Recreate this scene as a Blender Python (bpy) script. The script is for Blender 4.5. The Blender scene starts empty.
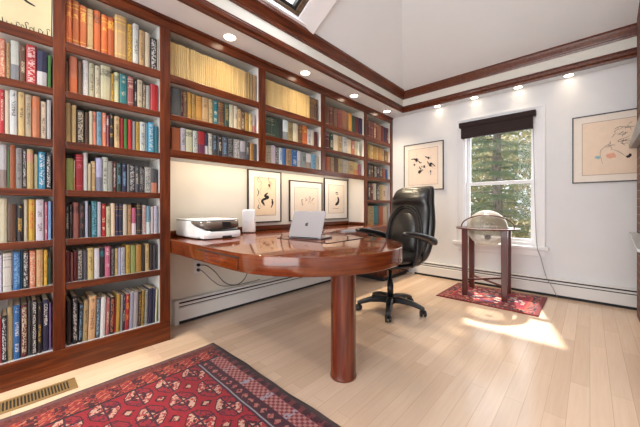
import bpy, bmesh, math, random
from mathutils import Vector, Matrix
random.seed(7)
PI = math.pi
scene = bpy.context.scene
COL = scene.collection

# ------------------------------------------------------------------ layout (metres)
XF = -2.32      # front of the bookcases
XW = -2.622     # left wall
YB = 4.203      # wall with the window
ZS = 2.44       # underside of the soffit
DZ = 0.758      # desk top
EYE = 1.005

# ------------------------------------------------------------------ object helpers
def link(name, data, parent=None):
    o = bpy.data.objects.new(name, data)
    COL.objects.link(o)
    if parent is not None:
        o.parent = parent
    return o

def tag(o, label=None, cat=None, group=None, kind=None):
    if label: o['label'] = label
    if cat: o['category'] = cat
    if group: o['group'] = group
    if kind: o['kind'] = kind
    return o

def thing(name, label, cat, loc=(0, 0, 0), rz=0.0, group=None):
    o = link(name, None)
    o.location = loc
    o.rotation_euler = (0, 0, rz)
    return tag(o, label, cat, group)

class MB:
    """collects shapes in one bmesh, then links them as one object"""
    def __init__(s):
        s.bm = bmesh.new()
        s.mi = 0
    def _v(s, p): return s.bm.verts.new(p)
    def face(s, vs, smooth=False):
        try:
            f = s.bm.faces.new(vs)
        except ValueError:
            return None
        f.material_index = s.mi; f.smooth = smooth
        return f
    def box(s, x0, x1, y0, y1, z0, z1):
        v = [s._v(p) for p in ((x0,y0,z0),(x1,y0,z0),(x1,y1,z0),(x0,y1,z0),(x0,y0,z1),(x1,y0,z1),(x1,y1,z1),(x0,y1,z1))]
        for q in ((0,3,2,1),(4,5,6,7),(0,1,5,4),(1,2,6,5),(2,3,7,6),(3,0,4,7)):
            s.face([v[i] for i in q])
        return s
    def loft(s, rings, closed=True, cap=True, smooth=True):
        R = [[s._v(p) for p in r] for r in rings]
        n = len(R[0])
        for a, b in zip(R, R[1:]):
            for i in range(n if closed else n-1):
                j = (i+1) % n
                s.face((a[i], a[j], b[j], b[i]), smooth)
        if cap and closed:
            s.face(list(reversed(R[0])), False); s.face(R[-1], False)
        return s
    def lathe(s, prof, c=(0,0,0), n=24, axis='z', cap=True, smooth=True):
        rings = []
        for r, h in prof:
            ring = []
            for k in range(n):
                a = 2*PI*k/n
                x, y = r*math.cos(a), r*math.sin(a)
                if axis == 'z': p = (c[0]+x, c[1]+y, c[2]+h)
                elif axis == 'x': p = (c[0]+h, c[1]+x, c[2]+y)
                else: p = (c[0]+y, c[1]+h, c[2]+x)
                ring.append(p)
            rings.append(ring)
        return s.loft(rings, True, cap, smooth)
    def tube(s, pts, r, n=8, smooth=True):
        pts = [Vector(p) for p in pts]
        rr = r if isinstance(r, (list, tuple)) else [r]*len(pts)
        rings = []; up = Vector((0,0,1)); nrm = None
        for i, p in enumerate(pts):
            t = (pts[min(i+1,len(pts)-1)]-pts[max(i-1,0)]).normalized()
            if nrm is None:
                nrm = t.cross(up)
                if nrm.length < 1e-4: nrm = t.cross(Vector((1,0,0)))
                nrm.normalize()
            else:
                nrm = (nrm - t*nrm.dot(t))
                if nrm.length < 1e-5: nrm = t.orthogonal()
                nrm.normalize()
            b = t.cross(nrm)
            rings.append([p+(nrm*math.cos(2*PI*k/n)+b*math.sin(2*PI*k/n))*rr[i] for k in range(n)])
        return s.loft(rings, True, True, smooth)
    def prism(s, poly, z0, z1, plane='xy', smooth=False):
        def P(a, b, h):
            return (a,b,h) if plane == 'xy' else ((h,a,b) if plane == 'yz' else (a,h,b))
        A = [s._v(P(a,b,z0)) for a,b in poly]; B = [s._v(P(a,b,z1)) for a,b in poly]
        n = len(poly)
        for i in range(n):
            j = (i+1) % n
            s.face((A[i],A[j],B[j],B[i]), smooth)
        s.face(list(reversed(A))); s.face(B)
        return s
    def sphere(s, c, r, n=16, m=10):
        rx, ry, rz = (r,r,r) if not isinstance(r,(tuple,list)) else r
        rings = []
        for i in range(m+1):
            t = PI*(i/m) if 0 < i < m else (0.02 if i == 0 else PI-0.02)
            rings.append([(c[0]+rx*math.sin(t)*math.cos(2*PI*k/n), c[1]+ry*math.sin(t)*math.sin(2*PI*k/n), c[2]-rz*math.cos(t)) for k in range(n)])
        return s.loft(rings)
    def build(s, name, mat, parent=None, bevel=0, seg=2, sub=0, loc=None, rot=None, fix=True):
        if fix: bmesh.ops.recalc_face_normals(s.bm, faces=s.bm.faces[:])
        me = bpy.data.meshes.new(name)
        s.bm.to_mesh(me); s.bm.free()
        for m in (mat if isinstance(mat,(list,tuple)) else [mat]): me.materials.append(m)
        o = link(name, me, parent)
        if loc is not None: o.location = loc
        if rot is not None: o.rotation_euler = rot
        if bevel:
            b = o.modifiers.new('bevel','BEVEL'); b.width = bevel; b.segments = seg; b.limit_method = 'ANGLE'; b.angle_limit = math.radians(40)
        if sub:
            b = o.modifiers.new('sub','SUBSURF'); b.levels = sub; b.render_levels = sub
        return o

def bx(name, mat, parent, x0,x1,y0,y1,z0,z1, bevel=0, kind=None):
    o = MB().box(x0,x1,y0,y1,z0,z1).build(name, mat, parent, bevel)
    if kind: o['kind'] = kind
    return o

def rrect(cx, cy, hx, hy, r, n=4):
    pts = []
    for sx, sy, a0 in ((1,1,0),(-1,1,90),(-1,-1,180),(1,-1,270)):
        for k in range(n+1):
            a = math.radians(a0+90*k/n)
            pts.append((cx+sx*(hx-r)+r*math.cos(a), cy+sy*(hy-r)+r*math.sin(a)))
    return pts

def superell(n, e, hx, hy):
    out = []
    for k in range(n):
        a = 2*PI*k/n; c, q = math.cos(a), math.sin(a)
        out.append((hx*math.copysign(abs(c)**(2/e), c), hy*math.copysign(abs(q)**(2/e), q)))
    return out

def sweep(mb, path, prof):
    """prof = [(offset to the right of the path, z)], path = 2D polyline, mitred"""
    rings = []
    P = [Vector(p) for p in path]
    for i, p in enumerate(P):
        d0 = (P[i]-P[i-1]).normalized() if i > 0 else None
        d1 = (P[i+1]-P[i]).normalized() if i < len(P)-1 else None
        if d0 is None: d0 = d1
        if d1 is None: d1 = d0
        n0 = Vector((d0.y,-d0.x)); n1 = Vector((d1.y,-d1.x))
        m = (n0+n1).normalized(); m = m/max(.2, m.dot(n0))
        rings.append([(p.x+m.x*o, p.y+m.y*o, z) for o, z in prof])
    mb.loft(rings, True, True, False)

# ------------------------------------------------------------------ node helpers
class V:
    """a shader socket with arithmetic"""
    nt = None
    def __init__(s, k): s.k = k
    @staticmethod
    def op(o, *a):
        n = V.nt.nodes.new('ShaderNodeMath'); n.operation = o
        for i, x in enumerate(a):
            if isinstance(x, V): V.nt.links.new(x.k, n.inputs[i])
            else: n.inputs[i].default_value = x
        return V(n.outputs[0])
    def __add__(s,o): return V.op('ADD',s,o)
    __radd__ = __add__
    def __sub__(s,o): return V.op('SUBTRACT',s,o)
    def __rsub__(s,o): return V.op('SUBTRACT',o,s)
    def __mul__(s,o): return V.op('MULTIPLY',s,o)
    __rmul__ = __mul__
    def __truediv__(s,o): return V.op('DIVIDE',s,o)
    def __gt__(s,o): return V.op('GREATER_THAN',s,o)
    def __lt__(s,o): return V.op('LESS_THAN',s,o)
    def floor(s): return V.op('FLOOR',s)
    def fract(s): return V.op('FRACT',s)
    def abs(s): return V.op('ABSOLUTE',s)
    def min(s,o): return V.op('MINIMUM',s,o)
    def max(s,o): return V.op('MAXIMUM',s,o)
    def sin(s): return V.op('SINE',s)
    def sqrt(s): return V.op('SQRT',s)

def between(v, a, b): return (v > a)*(v < b)
def NN(t): return V.nt.nodes.new(t)
def LK(a, b): V.nt.links.new(a, b)
def coord(kind='Object'):
    n = NN('ShaderNodeTexCoord'); s = NN('ShaderNodeSeparateXYZ'); LK(n.outputs[kind], s.inputs[0])
    return n.outputs[kind], V(s.outputs[0]), V(s.outputs[1]), V(s.outputs[2])
def comb(x, y, z=0.0):
    c = NN('ShaderNodeCombineXYZ')
    for i, v in enumerate((x,y,z)):
        if isinstance(v, V): LK(v.k, c.inputs[i])
        else: c.inputs[i].default_value = v
    return c.outputs[0]
def noise(vec, scale, detail=3, rough=.55, dist=0):
    n = NN('ShaderNodeTexNoise'); n.inputs['Scale'].default_value = scale; n.inputs['Detail'].default_value = detail
    n.inputs['Roughness'].default_value = rough; n.inputs['Distortion'].default_value = dist
    LK(vec, n.inputs['Vector']); return V(n.outputs['Fac'])
def white(vec):
    n = NN('ShaderNodeTexWhiteNoise'); n.noise_dimensions = '3D'; LK(vec, n.inputs['Vector']); return V(n.outputs['Value'])
def mapping(vec, scale=(1,1,1), loc=(0,0,0)):
    n = NN('ShaderNodeMapping'); n.inputs['Scale'].default_value = scale; n.inputs['Location'].default_value = loc
    LK(vec, n.inputs['Vector']); return n.outputs[0]
def mix(f, a, b):
    n = NN('ShaderNodeMix'); n.data_type = 'RGBA'
    for v, i in ((f,0),(a,6),(b,7)):
        if isinstance(v, V): LK(v.k, n.inputs[i])
        elif hasattr(v, 'is_output'): LK(v, n.inputs[i])
        elif i == 0: n.inputs[0].default_value = v
        else: n.inputs[i].default_value = (*v[:3], 1)
    return n.outputs[2]
def ramp(fac, stops):
    n = NN('ShaderNodeValToRGB'); e = n.color_ramp.elements
    while len(e) < len(stops): e.new(.5)
    for el, (p, c) in zip(e, stops): el.position = p; el.color = (*c[:3], 1)
    LK(fac.k, n.inputs[0]); return n.outputs[0]
def bump(h, strength=.2, dist=.01):
    n = NN('ShaderNodeBump'); n.inputs['Strength'].default_value = strength; n.inputs['Distance'].default_value = dist
    LK(h.k, n.inputs['Height']); return n.outputs[0]

def lin(c):
    return tuple(((v/255)/12.92 if v/255 <= .04045 else ((v/255+.055)/1.055)**2.4) for v in c)

def mat(name, color=None, rough=.5, fn=None, spec=.5, metal=0, coat=0, sheen=0, emit=None, emit_s=0):
    m = bpy.data.materials.new(name); m.use_nodes = True
    V.nt = m.node_tree
    b = m.node_tree.nodes['Principled BSDF']
    b.inputs['Roughness'].default_value = rough
    b.inputs['Specular IOR Level'].default_value = spec
    b.inputs['Metallic'].default_value = metal
    b.inputs['Coat Weight'].default_value = coat
    b.inputs['Coat Roughness'].default_value = .05
    b.inputs['Sheen Weight'].default_value = sheen
    if color: b.inputs['Base Color'].default_value = (*lin(color), 1)
    if emit: b.inputs['Emission Color'].default_value = (*lin(emit),1); b.inputs['Emission Strength'].default_value = emit_s
    if fn:
        r = fn()
        if not isinstance(r, dict): r = {'Base Color': r}
        for k, v in r.items():
            LK(v.k if isinstance(v, V) else v, b.inputs[k])
    return m

def speckled(c, amt=.06, scale=30):
    """a plain colour with a faint cloudy variation of its own"""
    def f():
        v, x, y, z = coord()
        a = tuple(max(0,t*(1-amt)) for t in lin(c)); b = tuple(t*(1+amt) for t in lin(c))
        return ramp(noise(v, scale, 3), ((.3,a),(.7,b)))
    return f

def wood(dark, mid, light, axis, s=1.0):
    sc = {'x':(2,26,26),'y':(26,2,26),'z':(26,26,2)}[axis]
    def f():
        v, x, y, z = coord()
        n1 = noise(mapping(v, tuple(k*s for k in sc)), 1.6, 5, .6, .6)
        return ramp(n1, ((.28,lin(dark)),(.5,lin(mid)),(.74,lin(light))))
    return f

CH = ((50,17,6),(88,37,12),(120,58,22))
M = {}
for ax in 'xyz':
    M['cherry_'+ax] = mat('cherry_'+ax, rough=.3, fn=wood(*CH, ax), coat=.1, spec=.35)
M['crown'] = mat('crown_wood', rough=.3, fn=wood((54,22,10),(94,42,19),(124,62,30),'y'), coat=.2)
M['crown_x'] = mat('crown_wood_x', rough=.3, fn=wood((62,26,16),(98,42,24),(124,58,34),'x'), coat=.2)
def desk_fn():
    v, x, y, z = coord()
    n = noise(mapping(v, (2.2,2.2,46)), 1.6, 4, .55, .3)*.7+noise(mapping(v, (16,1.3,16)), 1.6, 4, .6, .3)*.3
    return ramp(n, ((.3,lin((72,27,8))),(.5,lin((102,44,15))),(.7,lin((124,62,26)))))
M['desk'] = mat('desk_cherry', rough=.12, fn=desk_fn, coat=.3)
M['desk_leg'] = mat('desk_leg_cherry', rough=.2, fn=wood((64,20,7),(96,36,12),(116,50,19),'z',.7), coat=.4)
M['mahogany'] = mat('mahogany', rough=.3, fn=wood((52,18,12),(82,30,22),(104,42,30),'z',1.2), coat=.2)
M['shelf_white'] = mat('shelf_paint', rough=.5, fn=speckled((222,220,216),.03,12))
M['shelf_back_shaded'] = mat('shelf_paint_shaded', rough=.6, fn=speckled((156,155,154),.04,12))  # white shelf paint greyed, the recess shade put into its colour
M['wall'] = mat('wall_paint', rough=.75, fn=speckled((226,227,229),.02,3))
M['niche'] = mat('niche_paint', rough=.75, fn=speckled((226,220,208),.02,3))
M['ceil'] = mat('ceiling_paint', rough=.85, fn=speckled((232,238,243),.015,2))
M['soffit'] = mat('soffit_paint', rough=.75, fn=speckled((226,232,238),.02,4))
M['frieze'] = mat('frieze_paint', rough=.75, fn=speckled((220,217,208),.02,4))
M['trim_white'] = mat('white_trim', rough=.4, fn=speckled((232,232,234),.02,6))
M['heater'] = mat('heater_enamel', rough=.4, fn=speckled((222,221,219),.02,6))
M['dark'] = mat('dark_gap', rough=.7, fn=speckled((30,30,32),.1,20))
M['black'] = mat('black_plastic', rough=.35, fn=speckled((26,27,30),.1,40))
M['white_plastic'] = mat('white_plastic', rough=.35, fn=speckled((226,228,230),.02,40))
M['silver'] = mat('brushed_aluminium', rough=.42, metal=.2, fn=speckled((138,137,145),.02,60))
M['paper'] = mat('paper_pages', rough=.85, fn=speckled((222,208,180),.08,120))
M['frame_black'] = mat('black_frame', rough=.35, fn=speckled((34,30,30),.1,40))
M['mat_board'] = mat('mat_board', rough=.8, fn=speckled((240,235,226),.02,20))
M['mat_tan'] = mat('mat_tan', rough=.8, fn=speckled((240,230,218),.02,20))
M['ink'] = mat('black_ink', rough=.7, fn=speckled((40,30,28),.1,60))
M['ink_pale'] = mat('pale_ink', rough=.7, fn=speckled((150,130,118),.1,60))

def glassy(name, tint=(255,255,255), gl=.07, rough=.02):
    m = bpy.data.materials.new(name); m.use_nodes = True; nt = m.node_tree; V.nt = nt
    nt.nodes.clear()
    o = NN('ShaderNodeOutputMaterial'); t = NN('ShaderNodeBsdfTransparent'); g = NN('ShaderNodeBsdfGlossy'); x = NN('ShaderNodeMixShader')
    t.inputs[0].default_value = (*lin(tint),1); g.inputs['Roughness'].default_value = rough
    x.inputs[0].default_value = gl
    LK(t.outputs[0], x.inputs[1]); LK(g.outputs[0], x.inputs[2]); LK(x.outputs[0], o.inputs[0])
    return m
M['pane'] = glassy('window_glass', gl=.012)

def leather():
    v, x, y, z = coord()
    n = noise(v, 220, 2)
    return {'Base Color': ramp(noise(v, 14, 3), ((.3,lin((16,15,16))),(.7,lin((29,27,27))))), 'Normal': bump(n,.12,.002)}
M['leather'] = mat('black_leather', rough=.32, fn=leather, spec=.6)

def floor_fn():
    v, x, y, z = coord()
    b = NN('ShaderNodeTexBrick')
    b.offset = .37; b.squash = 1
    for k, q in (('Scale',1),('Brick Width',1.1),('Row Height',.083),('Mortar Size',.0012),('Mortar Smooth',.3),('Bias',0)):
        b.inputs[k].default_value = q
    b.inputs['Color1'].default_value = (*lin((226,202,180)),1); b.inputs['Color2'].default_value = (*lin((212,186,163)),1)
    b.inputs['Mortar'].default_value = (*lin((196,168,142)),1)
    LK(comb(y, x), b.inputs['Vector'])
    g = noise(mapping(v, (40,2.2,1)), 1.5, 5, .6, .4)
    c2 = ramp(g, ((.3,lin((242,234,226))),(.7,lin((255,255,255)))))
    n = NN('ShaderNodeMix'); n.data_type = 'RGBA'; n.blend_type = 'MULTIPLY'; n.inputs[0].default_value = .55
    LK(b.outputs['Color'], n.inputs[6]); LK(c2, n.inputs[7])
    return {'Base Color': n.outputs[2], 'Roughness': noise(mapping(v,(8,1,1)), 2, 2)*.14+.13}
M['floor'] = mat('maple_floor', rough=.28, fn=floor_fn, spec=.45)

def brick_fn():
    v, x, y, z = coord()
    b = NN('ShaderNodeTexBrick')
    for k, q in (('Scale',1),('Brick Width',.21),('Row Height',.072),('Mortar Size',.005),('Mortar Smooth',.2)):
        b.inputs[k].default_value = q
    b.inputs['Color1'].default_value = (*lin((122,72,62)),1); b.inputs['Color2'].default_value = (*lin((96,60,54)),1)
    b.inputs['Mortar'].default_value = (*lin((140,130,124)),1)
    LK(comb(x+y, z), b.inputs['Vector'])
    return {'Base Color': mix(noise(v,40,4)*.5, b.outputs['Color'], lin((90,64,58))), 'Normal': bump(V(b.outputs['Fac'])*-1.0,.5,.01)}
M['brick'] = mat('red_brick', rough=.85, fn=brick_fn)
M['stone'] = mat('grey_stone', rough=.7, fn=speckled((150,146,142),.15,25))
M['ledge'] = mat('pale_ledge', rough=.35, fn=speckled((176,180,178),.06,25))

# books: cover colour from the object's own colour, lettering colour from its "ink"
def attr(name, out='Color'):
    n = NN('ShaderNodeAttribute'); n.attribute_type = 'OBJECT'; n.attribute_name = name
    return n.outputs[out] if out == 'Color' else V(n.outputs['Fac'])
def book_fn():
    v, gx, gy, gz = coord('Generated')
    oi = NN('ShaderNodeObjectInfo'); base = oi.outputs['Color']; rnd = V(oi.outputs['Random'])
    ink = attr('ink'); st = attr('style','Fac')
    # lettering: blocky glyph-like marks running down the spine
    cell = white(comb((gz*58).floor(), (gy*7).floor(), rnd*91))
    a = rnd*.22+.12; bnd = (rnd*7.3).fract()*.2+.62
    title = (cell > .42)*between(gy,.24,.76)*(gz > a)*(gz < bnd)
    title = title*(white(comb((gz*7).floor(), rnd*53, 1.0)) > .18)
    small = (cell > .5)*between(gy,.3,.7)*between(gz,.86,.94)
    dense = (white(comb((gz*44).floor(), (gy*6).floor(), rnd*17)) > .5)*between(gz,.06,.95)*between(gy,.14,.86)
    bands = (between(gz,.9,.92)+between(gz,.82,.84)+between(gz,.12,.135)+between(gz,.62,.63)).min(1.0)
    def is_(k): return between(st, k-.5, k+.5)
    topb = between(gz,.66,.93)
    low = gz < .42
    m = (is_(0)*(title+small).min(1.0) + is_(1)*(bands+title*between(gz,.64,.81)).min(1.0) + is_(2)*low
         + is_(3)*(between(gz,.7,.9)*((1.0-(cell > .62)).max(.25))) + is_(4)*dense*.85).min(1.0)
    wear = noise(v, 9, 4)
    c = mix(wear*.4+.06, base, lin((52,38,32)))
    return {'Base Color': mix(m*.66, c, ink)}
M['book'] = mat('book_cover', rough=.45, fn=book_fn)
# ------------------------------------------------------------------ the room
def struct(o):
    o['kind'] = 'structure'; return o

XR, YF = 1.75, -2.4
bx('floor', M['floor'], None, XW-.1, XR+.1, YF-.1, YB+.12, -.06, 0, kind='structure')
bx('wall_left', M['niche'], None, XW-.12, XW, YF-.1, YB+.12, 0, 4.1, kind='structure')
# wall with the window
WX0, WX1, WZ0, WZ1 = -1.245, -.462, .545, 2.10
b = MB()
b.box(XW, WX0, YB, YB+.12, 0, 4.1); b.box(WX1, XR+.1, YB, YB+.12, 0, 4.1)
b.box(WX0, WX1, YB, YB+.12, 0, WZ0); b.box(WX0, WX1, YB, YB+.12, WZ1, 4.1)
struct(b.build('wall_back', M['wall']))
bx('wall_right', M['wall'], None, XR, XR+.1, YF-.1, YB, 0, 4.1, kind='structure')
# wall behind the camera, with a very broad opening added for the fill lamp
b = MB()
b.box(XW, -1.7, YF-.1, YF, 0, 4.1); b.box(1.1, XR, YF-.1, YF, 0, 4.1); b.box(-1.7, 1.1, YF-.1, YF, 0, .06); b.box(-1.7, 1.1, YF-.1, YF, 3.4, 4.1)
struct(b.build('wall_front', M['wall']))
# brick chimney breast on the right
bx('wall_chimney', M['brick'], None, .317, XR-.001, 2.2, 3.95, .0005, 3.94, kind='structure')

# soffit running round the room, with its face
XSF, YSF = -2.072, 4.058
b = MB()
b.prism([(XW,YF),(XSF,YF),(XSF,YSF),(XR,YSF),(XR,YB),(XW,YB)], ZS, 2.74)
struct(b.build('ceiling_soffit', [M['frieze']]))
b = MB()
b.prism([(XW,YF),(XSF+.0,YF),(XSF,YSF),(XR,YSF),(XR,YB),(XW,YB)], ZS-.006, ZS-.0005)
struct(b.build('ceiling_soffit_board', M['soffit']))
path = [(XSF,YF),(XSF,YSF),(XR,YSF)]
low = [(-.005,ZS-.012),(.016,ZS-.012),(.018,ZS+.008),(.03,ZS+.024),(.032,ZS+.052),(.02,ZS+.064),(.02,ZS+.078),(.0,ZS+.086),(-.005,ZS+.086)]
hi = [(-.005,2.628),(.01,2.628),(.013,2.646),(.022,2.651),(.024,2.658),(.042,2.696),(.05,2.715),(.06,2.718),(.06,2.742),(-.005,2.742)]
b = MB(); sweep(b, path, low); struct(b.build('trim_1', M['cherry_y']))
b = MB(); sweep(b, path, hi); struct(b.build('trim_2', M['crown']))

# hipped ceiling: two slopes and a flat top, with the skylight well in the left slope
def cz(x, y): return min(2.712+.62*(x-XSF), 2.712+.31*(YSF-y), 3.95)
SKX0, SKX1, SKY0, SKY1 = XSF+.05, XSF+.85, YSF-3.0, YSF-2.0
b = MB(); bmx = b.bm
nx, ny = 77, 66
grid = {}
def gv(i, j):
    if (i,j) not in grid:
        x, y = XSF+.05*i, YSF-.1*j
        grid[(i,j)] = bmx.verts.new((x, y, cz(x,y)))
    return grid[(i,j)]
for i in range(nx-1):
    for j in range(ny-1):
        x, y = XSF+.05*(i+.5), YSF-.1*(j+.5)
        if SKX0 < x < SKX1 and SKY0 < y < SKY1: continue
        b.face((gv(i,j),gv(i+1,j),gv(i+1,j+1))); b.face((gv(i,j),gv(i+1,j+1),gv(i,j+1)))
bmesh.ops.dissolve_limit(bmx, angle_limit=.01, verts=bmx.verts[:], edges=bmx.edges[:])
struct(b.build('ceiling', M['ceil']))
# the splayed well
nrm = Vector((-.62,0,1)).normalized()
def sk(x, y, t=0.0): return Vector((x, y, cz(x, 0)))+nrm*t
SKT, SKI = .05, .20
b = MB()
cor = [(SKX0,SKY0),(SKX1,SKY0),(SKX1,SKY1),(SKX0,SKY1)]
inn = [(SKX0+.008,SKY0+SKI),(SKX1-.03,SKY0+SKI),(SKX1-.03,SKY1-SKI),(SKX0+.008,SKY1-SKI)]
for k in range(4):
    p, q, pi, qi = cor[k], cor[(k+1)%4], inn[k], inn[(k+1)%4]
    b.face([b._v(v) for v in (sk(*p), sk(*q), sk(*qi,SKT), sk(*pi,SKT))])
o = b.build('skylight_reveal', M['trim_white'], fix=False); struct(o)
sol = o.modifiers.new('thick','SOLIDIFY'); sol.thickness = .03; sol.offset = -1
skyl = thing('skylight', 'dark wooden framed skylight above the bookcases at the top edge', 'skylight', sk(*inn[0],SKT))
skyl.rotation_euler = (0, -math.atan(.62), 0)
sl = (inn[1][0]-inn[0][0])*math.sqrt(1+.62**2); sw = inn[2][1]-inn[1][1]
M['skyframe'] = mat('skylight_wood', rough=.4, fn=wood((54,40,28),(88,68,48),(112,90,66),'y'))
b = MB(); fw = .055
b.box(0,fw,0,sw,-.006,.04); b.box(sl-fw,sl,0,sw,-.006,.04); b.box(fw,sl-fw,0,fw,-.006,.04); b.box(fw,sl-fw,sw-fw,sw,-.006,.04)
b.build('frame', M['skyframe'], skyl, .006)
b = MB(); f2 = .028
b.box(fw,fw+f2,fw,sw-fw,.012,.05); b.box(sl-fw-f2,sl-fw,fw,sw-fw,.012,.05); b.box(fw+f2,sl-fw-f2,fw,fw+f2,.012,.05); b.box(fw+f2,sl-fw-f2,sw-fw-f2,sw-fw,.012,.05)
b.build('sash', M['dark'], skyl)
bx('pane', M['pane'], skyl, fw+f2,sl-fw-f2,fw+f2,sw-fw-f2,.03,.034)

# ------------------------------------------------------------------ the window
win = thing('window_1', 'white double hung window looking out on a conifer', 'window', (0,YB,0)); win['kind'] = 'structure'
b = MB(); y0, y1 = -.018, -.0005
b.box(-1.34,-1.245,y0,y1,.545,2.185); b.box(-.462,-.378,y0,y1,.545,2.185); b.box(-1.245,-.462,y0,y1,2.10,2.185)
b.box(-1.345,-1.322,y0-.01,y0,.545,2.19); b.box(-.396,-.373,y0-.01,y0,.545,2.19); b.box(-1.322,-.396,y0-.01,y0,2.167,2.19)
b.build('casing', M['trim_white'], win, .003)
bx('sill', M['trim_white'], win, -1.386,-.34,-.05,-.0005,.505,.545, .006)
bx('apron', M['trim_white'], win, -1.34,-.378,-.016,-.0005,.43,.504, .003)
b = MB()
b.box(-1.245,-1.232,0,.118,.546,2.10); b.box(-.475,-.462,0,.118,.546,2.10); b.box(-1.232,-.475,0,.118,2.087,2.10); b.box(-1.232,-.475,0,.118,.546,.5855)
b.build('jamb', M['trim_white'], win)
def sash(z0, z1, y, rail0, rail1):
    b = MB(); w = .042
    b.box(-1.231,-1.231+w,y,y+.03,z0,z1); b.box(-.476-w,-.476,y,y+.03,z0,z1)
    b.box(-1.231+w,-.476-w,y,y+.03,z0,z0+rail0); b.box(-1.231+w,-.476-w,y,y+.03,z1-rail1,z1)
    s = b.build('sash', M['trim_white'], win, .003)
    bx('pane', M['pane'], s, -1.231+w,-.476-w,y+.013,y+.017,z0+rail0,z1-rail1)
    return s
lo = sash(.586, 1.333, .045, .035, .04)
up = sash(1.297, 2.086, .08, .036, .05)
b = MB(); b.box(-.87,-.83,.03,.045,1.333,1.341); b.tube([(-.85,.038,1.341),(-.85,.034,1.35),(-.825,.034,1.352)], .005)
b.build('lock', M['silver'], win)
# woven blind
M['blind'] = mat('woven_blind', rough=.8, fn=lambda: (lambda v,x,y,z: {'Base Color': ramp(V.op('MULTIPLY', ((z*260).sin()*.5+.5), 1.0)*.5+noise(mapping(v,(6,6,300)),1.5,3)*.5, ((.3,lin((24,12,10))),(.75,lin((52,30,25)))))})(*coord()))
bl = thing('roman_blind', 'dark brown woven blind gathered at the top of the window', 'blind', (0,YB-.03,0))
bx('headrail', M['blind'], bl, -1.285,-.455,-.075,0,2.06,2.125,.004)
b = MB()
for k in range(4):
    b.box(-1.262,-.48,-.062+.006*k,-.052+.006*k,1.925+.012*k,2.06)
b.box(-1.262,-.48,-.05,-.01,1.918,1.932)
b.build('folded_slats', M['blind'], bl, .002)
def hermite(pts, n=10):
    P = [Vector(p) for p in pts]; out = []
    for i in range(len(P)-1):
        p0, p1, p2, p3 = P[max(i-1,0)], P[i], P[i+1], P[min(i+2,len(P)-1)]
        for k in range(n):
            t = k/n
            out.append(.5*((2*p1)+(p2-p0)*t+(2*p0-5*p1+4*p2-p3)*t*t+(3*p1-p0-3*p2+p3)*t**3))
    out.append(P[-1]); return out
M['cord'] = mat('grey_cord', rough=.6, fn=speckled((120,118,116),.1,40))
cord = MB().tube(hermite([(-.482,YB-.05,1.95),(-.47,YB-.047,1.2),(-.45,YB-.056,.6),(-.41,YB-.06,.42),(-.36,YB-.085,.22),(-.30,YB-.09,.10),(-.26,YB-.10,.006)]), .0028, 6).build('blind_cord', M['cord'])
tag(cord, 'thin grey cord trailing down from the blind to the floor', 'cord')

# ------------------------------------------------------------------ baseboard heaters
def heater(name, label, L, loc, rz):
    """runs along local x, front towards local -y"""
    t = thing(name, label, 'heater', loc, rz)
    b = MB(); b.prism([(-.0015,.015),(-.0015,.2),(-.03,.207),(-.056,.204),(-.062,.19),(-.058,.188),(-.05,.198),(-.028,.2),(-.01,.192),(-.01,.015)], 0, L, 'yz')
    b.build('back_plate', M['heater'], t)
    b = MB(); b.prism([(-.066,.03),(-.066,.135),(-.06,.144),(-.052,.144),(-.052,.139),(-.06,.132),(-.06,.034),(-.046,.03)], .002, L-.002, 'yz')
    b.build('front_cover', M['heater'], t)
    bx('damper', M['heater'], t, .004, L-.004, -.061,-.057,.155,.174)
    bx('fins', M['dark'], t, .003, L-.003, -.05,-.0105,.03,.1865)
    bx('toe_shade', M['dark'], t, .003, L-.003, -.052,-.011,.001,.0295)  # dark filler, the shade under the cover put into its colour
    for a in (0, L-.03): bx('end_cap', M['heater'], t, a-.002,a+.03,-.0675,-.001,.0,.208,.003)
    return t
heater('baseboard_heater', 'long white baseboard heater under the window wall', 2.9, (-1.96,YB,0), 0)
heater('baseboard_heater', 'white baseboard heater along the wall beneath the desk', 2.42, (XW,.95,0), PI/2)

# ------------------------------------------------------------------ recessed lights
M['lens'] = mat('lamp_lens', (255,240,214), emit=(255,236,205), emit_s=14)
LAMPS = [(-2.212,y) for y in (-.5,.38,1.258,2.139,3.009,3.83)]
BACK = [(x,4.128) for x in (-1.578,-1.101,-.625,-.168)]
def spot(x, y, e, size=116, name='recessed_lamp'):
    l = bpy.data.lights.new(name,'SPOT'); l.energy = e; l.color = (1,.81,.55); l.spot_size = math.radians(size); l.spot_blend = .85; l.shadow_soft_size = .04
    l.use_nodes = True; nt = l.node_tree; fo = nt.nodes.new('ShaderNodeLightFalloff'); fo.inputs['Strength'].default_value = 1.0; fo.inputs['Smooth'].default_value = .7
    em = [n for n in nt.nodes if n.type == 'EMISSION'][0]; nt.links.new(fo.outputs['Quadratic'], em.inputs['Strength'])
    o = link(name, l); o.location = (x,y,ZS-.02); return o
LAMP_SAY = ['over the floor left of the photo','over the tall bookcase','first from the left over the desk','second from the left over the desk','third from the left over the desk','nearest the corner above the corner bookcase']
BACK_SAY = ['left of the four along the window wall','second from the left along the window wall','third from the left along the window wall','rightmost along the window wall']
for k, (x, y) in enumerate(LAMPS+BACK):
    lbl = 'round recessed ceiling light, '+(LAMP_SAY[k] if k < len(LAMPS) else BACK_SAY[k-len(LAMPS)])
    t = thing('recessed_light', lbl, 'ceiling light', (x,y,ZS-.006), 0, 'recessed soffit lights')
    r = .047 if k < len(LAMPS) else .04
    MB().lathe([(r+.008,0),(r+.008,-.004),(r,-.005),(r,-.0005)], n=28).build('trim_ring', M['trim_white'], t)
    MB().lathe([(r-.001,-.0045),(r-.001,-.0055)], n=28).build('lens', M['lens'], t)
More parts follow.
